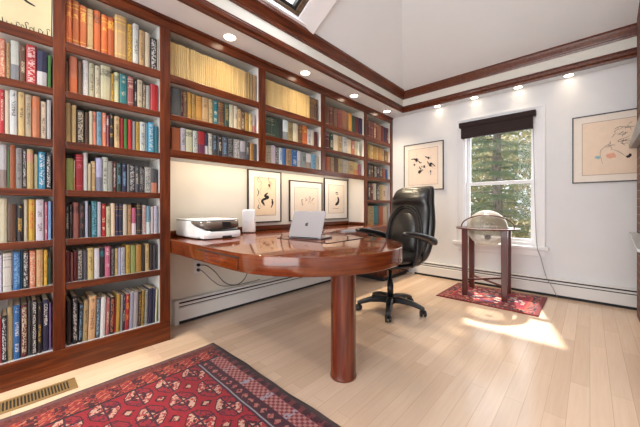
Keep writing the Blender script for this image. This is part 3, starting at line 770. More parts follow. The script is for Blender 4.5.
ZBK = DZ+.0765
rot = PI/2   # fronts face +x on the left wall: local -y -> +x, local x -> +y
grp = 'framed drawings over the desk'
picture('black framed ink drawing of a leaping figure behind the white speaker', .448, .57, (XW+.001,1.909,ZBK+.0005), rot, dancer_art, .068, .013, grp, mats='mat_board', paper=(236,216,186))
picture('smaller framed pale pencil drawing on the wall behind the laptop', .574, .492, (XW+.001,2.545,ZBK+.0005), rot, figures_art([(-.2,-.05,.07,7),(.15,-.05,.08,8),(0,.05,.06,6)],3,True), .07, .012, grp, mats='mat_board', paper=(238,224,206))
picture('framed drawing of a dark curved brush stroke beside the corner bookcase', .51, .562, (XW+.001,3.128,ZBK+.0005), rot, swoosh_art, .075, .012, grp, mats='mat_board', paper=(238,226,208))
grp = 'framed drawings on the window wall'
picture('framed drawing with dark ink clusters on the wall behind the chair', .604, .70, (-1.818,YB-.001,1.257), 0,
        figures_art([(-.22,.2,.10,10),(.2,.22,.07,8),(.27,.04,.09,10),(-.12,-.14,.10,10),(.05,.0,.07,8),(.27,-.16,.05,7),(-.3,.08,.05,6)],11), .07, .012, grp, paper=(240,220,202))
picture('wide framed line drawing with a blue patch on the wall right of the window', .62, .715, (.168,YB-.001,1.26), 0, lines_art, .072, .011, grp, paper=(238,216,194))
# unframed print on the top shelf
t = thing('art_print', 'large cream print with ink marks on the top left shelf', 'picture', (XF-.12,-.10,2.0146), PI/2)
t.rotation_euler = (math.radians(8),0,PI/2)
bx('board', mat('cream_board', rough=.8, fn=speckled((226,212,172),.04,10)), t, -.28,.27,-.006,0,0,.322)
b = MB()
rn = random.Random(12)
for k in range(13):
    x = .03+.0185*k; hh = rn.uniform(.025,.05)
    stroke(b, [(x,.025),(x+rn.uniform(-.002,.004),.025+hh*.5),(x+rn.uniform(-.002,.002),.025+hh)], .0022, -.0064)
    if rn.random() < .5: stroke(b, [(x-.003,.026+hh),(x+.008,.03+hh),(x+.013,.02+hh)], .0018, -.0066)
b.build('letter_marks', M['ink'], t, fix=False)
b = MB(); stroke(b, [(.14,.215),(.165,.195),(.20,.185)], .006, -.0065); b.build('brush_mark', M['ink'], t, fix=False)
b = MB(); stroke(b, [(.06,.25),(.09,.256),(.12,.25)], .005,-.0064); b.build('brush_mark', M['ink'], t, fix=False)
# mantel and ledge on the brickwork
mt = MB(); mt.prism([(.3165,1.545),(.268,1.548),(.262,1.575),(.3165,1.79)], 2.4, 3.93, 'xy' if False else 'xz')
mt = mt.build('mantel_shelf', M['stone'], None, .004); tag(mt, 'sloping grey stone mantel on the brick chimney at the right edge', 'mantel')
lg = MB(); lg.prism([(.268,3.93),(.3165,3.93),(.3165,2.37),(.19,2.37)], .754, .772)
lg = lg.build('hearth_ledge', M['ledge'], None, .002); tag(lg, 'thin pale grey ledge on the brick chimney below the mantel', 'ledge')

# ------------------------------------------------------------------ the desk
desk = thing('desk', 'glossy cherry desk with a rounded peninsula end on one column', 'desk', (0,0,0))
CX, CY, R = -1.455, 1.460, .632
out = [(XW+.0015,.829)]
out += [(CX-.35,.8285)]
for k in range(0, 33):
    a = math.radians(-90+180*k/32)
    out.append((CX+R*math.cos(a), CY+R*math.sin(a)))
out += [(CX-.12,CY+R+.008),(-1.70,2.115),(-1.83,2.15),(-1.92,2.23),(-1.965,2.35),(-1.985,2.55),(-1.985,3.0),(-1.985,4.1),(-1.985,YB-.075),(XW+.0015,YB-.075)]
b = MB(); b.prism(out, .656, DZ, 'xy')
for f in b.bm.faces:
    if abs(f.normal.z) < .5 or len(f.verts) == 4: f.smooth = True
top = b.build('desktop', M['desk'], desk, .007, 3)
MB().lathe([(.079,0),(.079,.012),(.075,.02),(.075,.62),(.0765,.655)], (-1.077,1.357,.0), 40).build('leg', M['desk_leg'], desk)
dr = bx('drawer', M['desk'], desk, -1.855,-1.375,.822,.84,.664,.728,.003)
bx('slot_shade', M['dark'], desk, -1.86,-1.372,.8265,.84,.731,.738)  # no slot is cut: dark strip with the gap's shade as its colour
bs = MB(); bs.box(XW+.0015,XW+.032,.829,3.394,DZ+.0005,DZ+.045); bs.box(XW+.0325,XF-.02,3.394,3.4135,DZ+.0005,DZ+.03)
bs.build('backsplash', M['cherry_y'], desk, .004)
cab = thing('base_cabinet', 'cherry cabinet under the counter behind the office chair', 'cabinet', (0,0,0))
bx('body', M['cherry_z'], cab, XW+.075,-2.005,3.42,YB-.08,.06,.6545,.003)
bx('plinth', M['dark'], cab, XW+.075,-2.04,3.44,YB-.08,.0005,.059)
for y0, y1 in ((3.43,3.765),(3.775,4.11)):
    d = bx('door', M['cherry_z'], cab, -2.0045,-1.985,y0,y1,.075,.64,.004)
    MB().lathe([(.0,0),(.006,0),(.006,.012),(.012,.016),(.011,.024),(0,.026)], (-1.985, y1-.04 if y0 < 3.5 else y0+.04, .56), 14, 'x', False).build('knob', M['mahogany'], d)

# desk pad
pad = thing('desk_pad', 'thin dark edged desk pad lying under the laptop', 'desk pad', (-1.555,1.675,DZ+.0006), math.radians(3))
bx('sheet', M['desk'], pad, -.252,.252,-.226,.226,0,.0028)
b = MB(); e = .006
b.box(-.258,.258,-.232,-.2262,0,.0034); b.box(-.258,.258,.2262,.232,0,.0034); b.box(-.258,-.2522,-.2262,.2262,0,.0034); b.box(.2522,.258,-.2262,.2262,0,.0034)
b.build('dark_edge', M['dark'], pad)

# laptop (screen faces the chair)
LZ = DZ+.0042
lp = thing('laptop', 'open silver laptop with a dark fruit logo on its lid', 'laptop', (-1.592,1.525,LZ), math.radians(15))
lw, ld = .145, .205
b = MB(); b.prism(rrect(0, ld/2, lw, ld/2, .012), .002, .0125); b.build('base', M['silver'], lp, .002)
b = MB()
for sx in (-1,1):
    for yy in (.03,ld-.03): b.lathe([(.008,0),(.008,.002)], (sx*.11,yy,0), 12)
b.build('rubber_feet', M['black'], lp)
bx('keyboard', M['black'], lp, -.125,.125,.025,.115,.0126,.0138)
bx('trackpad', M['white_plastic'], lp, -.05,.05,.13,.195,.0126,.0129)
lid = MB(); lid.prism(rrect(0, .108, lw, .108, .012), 0, .0055, 'xz')
lid = lid.build('lid', M['silver'], lp, .0015, loc=(0,.0005,.0135), rot=(math.radians(-24),0,0))
bx('hinge', M['black'], lp, -.12,.12,-.0015,.006,.006,.0135)
bx('screen', M['black'], lid, -.138,.138,.0056,.0062,.01,.206)
def apple(mb, s, cx, cz_, y):
    R0 = [(0,.36),(.14,.42),(.28,.42),(.40,.34),(.46,.26),(.36,.16),(.33,.04),(.36,-.1),(.48,-.2),(.40,-.36),(.26,-.52),(.14,-.55),(0,-.5),
         (-.14,-.55),(-.27,-.52),(-.40,-.36),(-.48,-.16),(-.5,.04),(-.46,.24),(-.34,.38),(-.2,.43),(-.08,.39)]
    mb.face([mb._v((cx+a*s, y, cz_+c*s)) for a, c in R0])
    lf = [(.02,.46),(.03,.6),(.12,.72),(.24,.78),(.24,.64),(.15,.52)]
    mb.face([mb._v((cx+a*s, y, cz_+c*s)) for a, c in lf])
b = MB(); apple(b, .028, 0, .104, -.0006)
b.build('fruit_logo', M['black'], lid, fix=False)

# printer on the counter: front faces +x
pr = thing('printer', 'white inkjet printer with a dark glossy front panel on the counter', 'printer', (-2.125,1.133,DZ+.0006), PI/2)
# local: x along its width, front towards -y
pw = .178
b = MB()
rings = []
for z, f, s in ((.006,.02,.006),(.02,.012,.002),(.05,.008,.0),(.1,.002,0),(.128,0,0),(.138,.006,.004)):
    rings.append([(-pw+s,.44-s,z),(-pw+s,f+.05,z),(-pw+.05+s,f,z),(pw-.05-s,f,z),(pw-s,f+.05,z),(pw-s,.44-s,z)])
b.loft(rings, smooth=False); b.build('body', M['white_plastic'], pr, .006, 3)
b = MB(); b.prism([(-pw+.004,.435),(-pw+.004,.05),(-pw+.05,.003),(pw-.05,.003),(pw-.004,.05),(pw-.004,.435)], .1385, .15); b.build('scanner_lid', M['white_plastic'], pr, .004)
b = MB(); b.prism([(-pw+.002,.437),(-pw+.002,.05),(-pw+.05,.001),(pw-.05,.001),(pw-.002,.05),(pw-.002,.437)], .1365, .1395); b.build('lid_seam', M['dark'], pr)
M['gloss_taupe'] = mat('glossy_taupe', rough=.08, fn=speckled((92,80,72),.05,20), coat=.5)
# the dark panel sweeps from the left side round the corner and across the front
pth = hermite([(-pw-.002,.13,0),(-pw-.003,.06,0),(-pw+.02,.014,0),(-pw+.07,-.008,0),(0,-.014,0),(pw-.07,-.008,0),(pw-.02,.012,0),(pw+.002,.05,0)], 8)
b = MB(); n = len(pth)-1
def zlow(k):
    t = k/n
    return .132-.062*min(1,(t/.42))**.8+.022*max(0,t-.5)/.5
A = [b._v((p.x,p.y,.1345)) for p in pth]; B_ = [b._v((p.x,p.y-.002,zlow(k))) for k, p in enumerate(pth)]
A2 = [b._v((p.x*.94,p.y+.02,.1345)) for p in pth]; B2 = [b._v((p.x*.94,p.y+.02,zlow(k))) for k, p in enumerate(pth)]
for k in range(n):
    b.face((A[k],A[k+1],B_[k+1],B_[k]),True); b.face((A2[k],A2[k+1],A[k+1],A[k])); b.face((B_[k],B_[k+1],B2[k+1],B2[k])); b.face((A2[k],B2[k],B2[k+1],A2[k+1]))
b.face((A[0],B_[0],B2[0],A2[0])); b.face((A[-1],A2[-1],B2[-1],B_[-1]))
pn = b.build('control_panel', M['gloss_taupe'], pr)
MB().tube([(p.x,p.y-.003,zlow(k)) for k, p in enumerate(pth)], .003, 6).build('panel_edge', M['black'], pn)
bx('touch_screen', M['black'], pn, -.0,.075,-.0195,-.0135,.088,.13,.002)
b = MB(); b.loft([[(-.155,.03,z),(-.155,-.03+f,z),(-.12,-.04+f,z),(.12,-.04+f,z),(.155,-.03+f,z),(.155,.03,z)] for z, f in ((.006,.004),(.03,0),(.055,.004),(.062,.02))], smooth=False)
tr = b.build('paper_tray', M['white_plastic'], pr, .004)
bx('grip', M['dark'], tr, -.01,.07,-.0425,-.037,.006,.022,.003)
b = MB(); b.box(-.1,.14,-.034,-.012,.0625,.068); b.build('output_slot', M['dark'], pr)
bx('base_foot', M['dark'], pr, -pw+.03,pw-.03,.05,.34,.0,.0065)

# smart speaker
sp = thing('speaker', 'small white tower speaker standing beside the printer', 'speaker', (-2.435,1.588,DZ+.0006), math.radians(58))
b = MB(); b.loft([[(p[0],p[1],z) for p in rrect(0,0,.062-i,.058-i,.022)] for z, i in ((.004,.003),(.01,0),(.212,0),(.22,.003),(.224,.01))], smooth=False)
b.build('body', M['white_plastic'], sp)
b = MB(); b.prism(rrect(0,0,.056,.052,.02), 0, .0038); b.build('foot', M['dark'], sp)
M['grille'] = mat('white_grille', rough=.7, fn=lambda: (lambda v,x,y,z: ramp(((x*900).sin()*(z*900).sin())*.5+.5, ((.2,lin((196,198,200))),(.7,lin((228,229,231))))))(*coord()))
b = MB(); b.prism(rrect(0,0,.05,.1,.01), -.0592, -.0582, 'xz')
for v in b.bm.verts: v.co.z += .112
b.build('grille', M['grille'], sp)
tag(MB().tube(hermite([(-2.51,1.61,DZ+.02),(-2.53,1.66,DZ+.008),(-2.56,1.74,DZ+.006),(-2.575,1.86,DZ+.006)]), .0035, 6).build('power_cord', M['black']), 'short dark cord on the counter behind the white speaker', 'cord')

# outlet and cords under the desk
ou = thing('wall_outlet', 'white wall outlet with dark plugs under the desk', 'outlet', (XW+.001,1.166,.40))
bx('plate', M['trim_white'], ou, 0,.006,-.037,.037,0,.115,.002)
for dz in (.032,.078):
    p = MB(); p.lathe([(.013,0),(.014,.006),(.014,.022),(.008,.03)], (.006,0,dz), 14, 'x'); p.build('plug', M['black'], ou)
tag(MB().tube(hermite([(XW+.032,1.17,.478),(-2.55,1.22,.47),(-2.55,1.30,.40),(-2.55,1.38,.30),(-2.555,1.47,.245),(-2.54,1.56,.25),(-2.45,1.58,.36),(-2.30,1.5,.60),(-2.25,1.45,.653)]), .0042, 6).build('power_cord', M['black']), 'dark power cord looping from the outlet to under the desk', 'cord')
tag(MB().tube(hermite([(XW+.032,1.16,.434),(-2.565,1.19,.42),(-2.555,1.27,.33),(-2.553,1.36,.26),(-2.55,1.5,.236),(-2.55,1.7,.235),(-2.55,1.8,.24)]), .0042, 6).build('power_cord', M['cord']), 'grey power cord drooping from the outlet onto the heater', 'cord')
tag(MB().tube(hermite([(-2.3,1.9,.654),(-2.42,1.92,.5),(-2.53,1.93,.3),(-2.545,2.0,.236),(-2.545,2.2,.234)]), .0035, 6).build('power_cord', M['cord']), 'thin cord hanging from the desk underside to the heater', 'cord')

# ------------------------------------------------------------------ floor vent
M['vent'] = mat('vent_metal', rough=.45, metal=.2, fn=speckled((146,120,80),.08,50))
vt = thing('floor_vent', 'tan slotted metal vent in the floor by the bookcase', 'vent', (-2.148,.075,0))
b = MB(); hw, hl = .068, .182
b.box(-hw,-hw+.02,-hl,hl,.0005,.006); b.box(hw-.02,hw,-hl,hl,.0005,.006); b.box(-hw+.02,hw-.02,-hl,-hl+.02,.0005,.006); b.box(-hw+.02,hw-.02,hl-.034,hl,.0005,.006)
b.build('frame', M['vent'], vt, .002)
b = MB(); n = 24; a0, a1 = -hl+.02, hl-.034
for k in range(n):
    y = a0+(a1-a0)*k/n; b.box(-hw+.02,hw-.02,y,y+(a1-a0)/n*.42,.001,.005)
b.build('slats', M['vent'], vt)
bx('duct_shade', M['dark'], vt, -hw+.0195,hw-.0195,a0,a1,.0003,.0008)  # flat dark sheet under the slats, carries the shade of the hollow

# ------------------------------------------------------------------ rugs
NV, RD, RO, CRM = lin((38,34,52)), lin((168,36,48)), lin((182,74,60)), lin((200,168,150))
DK = lin((44,26,34)); BR = lin((112,48,44))
def big_rug():
    v, x, y, z = coord()
    wob = noise(v, 5, 2)*.012-.006
    s = (0.0-y)+wob          # distance from the long edge at the top
    e = x+wob                # distance from the short end at the left
    px, py = (x/.012).floor(), (y/.012).floor()
    knot = white(comb(px, py, 3.0))
    # field of octagonal medallions
    gx, gy = (x+.02)/.205, (s-.2)/.145
    row = gy.floor(); fx = (gx).fract()-.5; fy = gy.fract()-.5
    dx, dy = fx.abs()*.205, fy.abs()*.145
    octd = (dx*.78).max(dy*1.12).max((dx*.78+dy*1.12)*.74)
    quad = ((fx*fy) > 0)*1.0
    small = (((gx+.5).fract()-.5).abs()*.205+((gy+.5).fract()-.5).abs()*.145)
    c = mix(noise(v, 26, 4), RD, lin((130,24,40)))
    c = mix((small < .034)*(knot > .35), c, mix((small < .018)*1.0, DK, CRM))
    c = mix((octd < .070)*1.0, c, DK)
    k2 = noise(mapping(v,(1,1,1),(.3,.1,0)), 75, 2)
    inner = mix(quad, mix((k2 > .5)*1.0, lin((160,52,56)), lin((206,172,156))), mix((k2 > .56)*1.0, lin((150,40,52)), lin((84,34,52))))
    c = mix((octd < .064)*1.0, c, inner)
    c = mix((octd < .036)*(white(comb(px, py, 7.0)) > .4), c, DK)
    c = mix((octd < .018)*1.0, c, mix(quad, RO, CRM))
    c = mix((dx < .006).max(dy < .004)*(octd < .075), c, NV)
    # inner left end strip
    # long border
    chk = (((x/.018).floor()+(s/.016).floor())/2).fract() > .25
    tri = ((x/.07).fract()-.5).abs()*2.0
    b1 = mix((tri > .5)*(knot > .3), lin((34,26,40)), lin((112,54,60)))
    b2 = mix(chk*1.0, lin((118,54,62)), lin((174,126,124)))
    b2 = mix(((x/.19).fract() < .16)*(knot > .4), b2, lin((150,156,176)))
    flower = ((((x/.055).fract()-.5).abs()*.055)+((s-.175).abs())) < .021
    b3 = mix(flower*(knot > .2), lin((44,32,46)), mix(knot, lin((150,64,62)), lin((176,124,118))))
    bd = mix((s > .022)*1.0, DK, b1)
    bd = mix((s > .062)*1.0, bd, b2)
    bd = mix((s > .138)*1.0, bd, b3)
    bd = mix((s > .205)*1.0, bd, lin((140,150,160)))
    bd = mix((s > .213)*1.0, bd, NV)
    c = mix((s < .224)*1.0, c, bd)
    # the end skirt with slanting stripes
    dg = ((e*1.3+y*.9)/.05).fract()
    sk_ = mix((dg < .24)*(knot > .25), mix((noise(v,60,3) > .55)*1.0, lin((140,40,44)), lin((186,92,62))), mix(knot, lin((210,170,140)), RO))
    sk_ = mix(((y/.11).fract() < .5)*(e > .09)*(knot > .45), sk_, DK)
    c = mix((e < .2)*(1.0-(s < .06)), c, sk_)
    c = mix(noise(v, 34, 5, .7)*.45, c, lin((110,34,48)))
    c = mix((e < .085)*1.0, c, mix(knot, lin((86,34,36)), lin((118,56,50))))
    c = mix((e < .012)*1.0, c, lin((70,40,40)))
    c = mix(between(e,.2,.215)*(s > .06), c, DK)
    n2 = NN('ShaderNodeMix'); n2.data_type = 'RGBA'; n2.blend_type = 'MULTIPLY'; n2.inputs[0].default_value = .5
    LK(c, n2.inputs[6]); LK(ramp(noise(v, 140, 2), ((.25,(.45,.45,.45)),(.75,(1,1,1)))), n2.inputs[7])
    return {'Base Color': n2.outputs[2], 'Normal': bump(noise(v, 180, 2), .5, .004)}
M['rug'] = mat('bokhara_rug', rough=.95, fn=big_rug, spec=.1, sheen=.15)
def rug_mesh(w, d, nx, ny, amp, h=.008):
    """sheet with slightly wavy edges; corner at local (0,0), spreading to +x and -y"""
    b = MB(); rn = random.Random(5); ph = [rn.uniform(0,6) for _ in range(8)]
    rows = []
    for lvl in (0,1):
        G = []
        for i in range(nx+1):
            r = []
            for j in range(ny+1):
                x, y = w*i/nx, -d*j/ny
                ex = amp*(math.sin(y*9+ph[0])+.5*math.sin(y*23+ph[1])); ey = amp*(math.sin(x*8+ph[2])+.5*math.sin(x*21+ph[3]))
                fx = 1 if i in (0,nx) else 0; fy = 1 if j in (0,ny) else 0
                r.append(b._v((x+ex*fx, y+ey*fy, h if lvl else .0008)))
            G.append(r)
        rows.append(G)
    lo_, up_ = rows
    for i in range(nx):
        for j in range(ny):
            b.face((up_[i][j+1],up_[i+1][j+1],up_[i+1][j],up_[i][j]),True); b.face((lo_[i][j],lo_[i+1][j],lo_[i+1][j+1],lo_[i][j+1]))
    for i in range(nx):
        b.face((lo_[i][0],up_[i][0],up_[i+1][0],lo_[i+1][0])); b.face((lo_[i][ny],lo_[i+1][ny],up_[i+1][ny],up_[i][ny]))
    for j in range(ny):
        b.face((lo_[0][j],lo_[0][j+1],up_[0][j+1],up_[0][j])); b.face((lo_[nx][j],up_[nx][j],up_[nx][j+1],lo_[nx][j+1]))
    return b
rg = rug_mesh(1.75, 2.6, 40, 56, .004).build('persian_rug', M['rug'], None, loc=(-2.022,1.022,0))
tag(rg, 'large red patterned rug with octagon medallions in the foreground', 'rug')
def small_rug():
    v, x, y, z = coord()
    d = x.min(.92-x).min((0.0-y).min(.75+y))
    px, py = (x/.015).floor(), (y/.015).floor(); k = white(comb(px,py,2.0))
    cx, cy = (x-.46).abs(), (y+.375).abs()
    dia = cx*.8+cy
    c = mix((noise(v,30,3) > .52)*1.0, lin((150,40,52)), lin((116,40,56)))
    c = mix((dia < .26)*(k > .3), c, lin((64,52,78)))
    c = mix((dia < .18)*1.0, c, mix(k, lin((176,90,84)), lin((150,40,52))))
    c = mix((dia < .07)*1.0, c, NV)
    c = mix((white(comb((x/.03).floor(),(y/.03).floor(),5.0)) > .8)*1.0, c, CRM)
    bd = mix((k > .55)*1.0, NV, mix(k, CRM, RO))
    c = mix((d < .12)*1.0, c, bd)
    c = mix(between(d,.1,.12)*1.0, c, RO)
    c = mix((d < .03)*1.0, c, lin((120,48,50)))
    return {'Base Color': c, 'Normal': bump(noise(v, 180, 2), .5, .004)}
M['rug2'] = mat('small_oriental_rug', rough=.95, fn=small_rug, spec=.1, sheen=.15)
r2 = rug_mesh(.93, .755, 24, 20, .002, .007).build('oriental_rug', M['rug2'], None, loc=(-1.272,4.045,0))
tag(r2, 'small oriental rug under the globe stand', 'rug')

# ------------------------------------------------------------------ globe on its stand
GX, GY, GZ = -.866, 3.735, .765
gs = thing('globe_stand', 'dark wooden four legged stand in front of the window', 'stand', (GX,GY,.0075), math.radians(5))
z0 = -.0075
for sx in (-1,1):
    for sy in (-1,1):
        b = MB(); b.loft([[(sx*.19+p[0],sy*.19+p[1],z) for p in rrect(0,0,w,w,.004,2)] for z, w in ((.0,.027),(.02,.027),(.5,.029),(GZ-.0085-.011,.03))], smooth=False)
        b.build('leg', M['mahogany'], gs)
for a in (1,-1):
    b = MB(); L = .19*math.sqrt(2)-.02
    b.box(-L,L,-.012,.012,.165 if a > 0 else .1451,.185 if a > 0 else .1649)
    b.build('stretcher', M['mahogany'], gs, .002, rot=(0,0,a*PI/4))
b = MB(); n = 48
b.loft([[((r)*math.cos(2*PI*k/n),(r)*math.sin(2*PI*k/n),z) for k in range(n)] for r, z in ((.226,GZ-.0185),(.32,GZ-.0185),(.324,GZ-.012),(.32,GZ-.0045),(.226,GZ-.0045),(.226,GZ-.0185))], True, False, False)
b.build('horizon_ring', M['mahogany'], gs)
tl = math.radians(34)
b = MB(); pts = []
for k in range(33):
    a = PI*k/32; pts.append((.262*math.cos(a)*1.0, -.262*math.sin(a)*math.cos(tl), GZ-.004+.262*math.sin(a)*math.sin(tl)))
ca = math.radians(13-5)
pts = [(p[0]*math.cos(ca)-p[1]*math.sin(ca), p[0]*math.sin(ca)+p[1]*math.cos(ca), p[2]) for p in pts]
b.tube(pts, .0065, 8); b.build('meridian_arc', M['mahogany'], gs)
gl = thing('globe', 'pale translucent globe resting in the dark wooden stand', 'globe', (GX,GY,GZ-.002))
def globe_mat():
    m = bpy.data.materials.new('acrylic_globe'); m.use_nodes = True; nt = m.node_tree; V.nt = nt; nt.nodes.clear()
    o = NN('ShaderNodeOutputMaterial'); t = NN('ShaderNodeBsdfTransparent'); p = NN('ShaderNodeBsdfPrincipled'); x = NN('ShaderNodeMixShader')
    v, gx, gy, gz = coord()
    land = noise(v, 6, 5)
    LK(ramp(land, ((.45,lin((214,210,204))),(.55,lin((178,168,152))))), p.inputs['Base Color']); p.inputs['Roughness'].default_value = .12
    t.inputs[0].default_value = (*lin((240,238,234)),1)
    lw = NN('ShaderNodeLayerWeight'); lw.inputs[0].default_value = .35
    f = (V(lw.outputs['Facing'])*.4+.30+between(land,.5,1.0)*.12).min(1.0)
    LK(f.k, x.inputs[0]); LK(t.outputs[0], x.inputs[1]); LK(p.outputs[0], x.inputs[2]); LK(x.outputs[0], o.inputs[0])
    return m
M['globe'] = globe_mat()
MB().sphere((0,0,0), .205, 40, 28).build('sphere', M['globe'], gl)
# polar disc on the near lower side
pd = MB(); pd.lathe([(.034,-.004),(.034,.006),(.024,.008),(.022,.004),(.001,.004)], n=24, cap=False)
pd = pd.build('pole_cap', M['cord'], gl)
dv = Vector((.24,-.85,-.42)).normalized(); pd.location = dv*.2035; pd.rotation_euler = dv.to_track_quat('Z','Y').to_euler()
# ------------------------------------------------------------------ office chair (faces local -y)
ch = thing('office_chair', 'black leather high back office chair on a five star base', 'chair', (-1.424,2.53,0), math.radians(-12))
LE, BK = M['leather'], M['black']
base = MB()
base.lathe([(.045,.075),(.05,.085),(.05,.125),(.04,.135),(.03,.14)], n=24)
base.build('base_hub', BK, ch)
for k in range(5):
    a = math.radians(8+12+72*k); d = Vector((math.cos(a),math.sin(a),0)); q = Vector((-d.y,d.x,0))
    b = MB(); rings = []
    for r, z, w, h in ((.03,.108,.034,.03),(.10,.116,.032,.027),(.20,.108,.028,.021),(.28,.086,.025,.017),(.322,.072,.02,.012)):
        rings.append([tuple(d*r+q*(sx*w)+Vector((0,0,z+sz*h))) for sx, sz in ((1,-1),(1,.5),(.6,1),(-.6,1),(-1,.5),(-1,-1))])
    b.loft(rings, smooth=False); lg_ = b.build('base_leg', BK, ch, .003)
    c = d*.312
    b = MB()
    a2 = a+.5+k*1.1; ax = Vector((math.cos(a2),math.sin(a2),0)); up = Vector((0,0,1)); fo = ax.cross(up)
    for s in (-1,1):
        rings = []
        for off, r in ((.006,.023),(.008,.0295),(.02,.0305),(.027,.027),(.028,.012)):
            rings.append([tuple(c+ax*(s*off)+(up*math.cos(2*PI*m/18)+fo*math.sin(2*PI*m/18))*r+up*.0308) for m in range(18)])
        b.loft(rings)
    b.tube([tuple(c+up*.031-ax*.012), tuple(c+up*.031+ax*.012)], .008, 10)
    b.tube([tuple(c+up*.035), tuple(c+up*.068)], .007, 10)
    b.build('caster', BK, ch)
MB().lathe([(.03,.13),(.03,.27),(.024,.272),(.024,.3),(.016,.302),(.016,.42)], n=24).build('gas_lift', M['black'], ch)
b = MB(); b.box(-.09,.09,-.12,.14,.415,.452); b.tube([(.08,-.02,.43),(.2,-.03,.43),(.24,-.03,.425)], .008, 8); b.tube([(0,-.12,.43),(0,-.17,.42)], .022, 12)
b.build('tilt_mechanism', BK, ch, .006)
def pad(name, rings, par, sub=1, m=None):
    return MB().loft(rings, True, True, True).build(name, m or LE, par, sub=sub)
def slab(zs, cy, e=3.4, n=28):
    return [[(p[0], cy+dy+p[1], z) for p in superell(n, e, hx, hy)] for z, hx, hy, dy in zs]
pad('seat_pan', slab([(.45,.235,.225,0),(.455,.25,.24,0),(.475,.256,.246,0),(.485,.25,.24,0)], .0), ch, m=BK)
seat = pad('seat', slab([(.484,.235,.225,0),(.492,.258,.25,0),(.52,.268,.262,0),(.55,.258,.25,-.0),(.568,.22,.215,-.0),(.574,.15,.15,0)], -.01), ch)
# back shell
def ycurve(z): return .21+.12*max(0,(z-.5)/.7)+.035*max(0,(z-.5)/.7)**2
rings = []
for z, hx, hy in ((.455,.15,.02),(.47,.21,.04),(.53,.25,.055),(.62,.275,.06),(.74,.285,.062),(.86,.278,.062),(.96,.258,.06),(1.05,.232,.058),(1.13,.222,.055),(1.185,.214,.046),(1.212,.2,.03),(1.22,.17,.012)):
    rings.append([(p[0], ycurve(z)+.035+p[1], z) for p in superell(28, 3.2, hx, hy)])
back = pad('backrest', rings, ch)
# one continuous padded front that bulges at the head, and an arched inner cushion set into it
rings = []
for z, hx, hy, f in ((.53,.15,.012,.0),(.54,.2,.035,-.005),(.6,.25,.05,-.012),(.7,.258,.056,-.016),(.82,.254,.056,-.016),(.92,.244,.056,-.016),(.985,.232,.046,-.01),(1.03,.226,.06,-.028),(1.08,.222,.07,-.036),(1.13,.218,.062,-.03),(1.175,.208,.048,-.02),(1.2,.194,.03,-.008),(1.211,.15,.01,0)):
    rings.append([(p[0], ycurve(z)+f+p[1], z+.035*(1-(abs(p[0])/.23)**2)*(1 if .95 < z < 1.04 else 0)) for p in superell(32, 2.7, hx, hy)])
pad('back_cushion', rings, ch)
rings = []
for z, hx, hy in ((.55,.12,.015),(.56,.15,.045),(.62,.165,.068),(.72,.168,.08),(.82,.158,.076),(.9,.136,.066),(.95,.1,.05),(.975,.055,.03),(.982,.03,.012)):
    rings.append([(p[0], ycurve(z)-.02+p[1], z) for p in superell(24, 2.6, hx, hy)])
pad('lumbar_cushion', rings, ch)
for gx, dz, oy in ((.19,.0,-.064),(.212,.02,-.058)):
    half = [(gx*k, z+dz*(1 if z > .9 else .3), ycurve(z)-.016+oy*q_) for k, z, q_ in ((1.0,.60,.75),(1.02,.7,.82),(.98,.8,.85),(.84,.89,.93),(.6,.955,1.0),(.3,.99,1.02))]
    pts = [(-a,c,b_) for a, b_, c in half]+[(0, ycurve(1.0)-.016+oy*1.02, 1.0+dz)]+[(a,c,b_) for a, b_, c in reversed(half)]
    MB().tube(hermite(pts,6), .0075, 8).build('piping', LE, ch)
# arms: a sloping loop with a padded top
for s in (-1,1):
    b = MB()
    P = hermite([(s*.2,.03,.458),(s*.27,.02,.475),(s*.302,.02,.56),(s*.308,.03,.66),(s*.308,.03,.73)], 6)
    rings = []
    for i, p in enumerate(P):
        w = .016; rings.append([(p.x+(w if i > 6 else w*.8)*math.cos(2*PI*k/12), p.y+.034*math.sin(2*PI*k/12), p.z) for k in range(12)] if i > 4 else [(p.x, p.y+.034*math.cos(2*PI*k/12)*s, p.z+.014*math.sin(2*PI*k/12)) for k in range(12)])
    b.loft(rings)
    arm = b.build('armrest', BK, ch)
    b = MB(); rings = []
    P = [(.305,.285,.672,.016,.016),(.305,.275,.674,.034,.034),(.306,.225,.69,.044,.042),(.308,.14,.716,.044,.036),(.31,.04,.744,.042,.03),(.308,-.06,.762,.04,.026),(.304,-.13,.768,.037,.024),(.3,-.165,.768,.028,.018),(.3,-.175,.768,.012,.01)]
    for x, y, z, hx, hz in P:
        rings.append([(s*x+p[0], y, z+p[1]) for p in superell(16, 2.6, hx, hz)])
    b.loft(rings); b.build('arm_pad', BK, arm, sub=1)

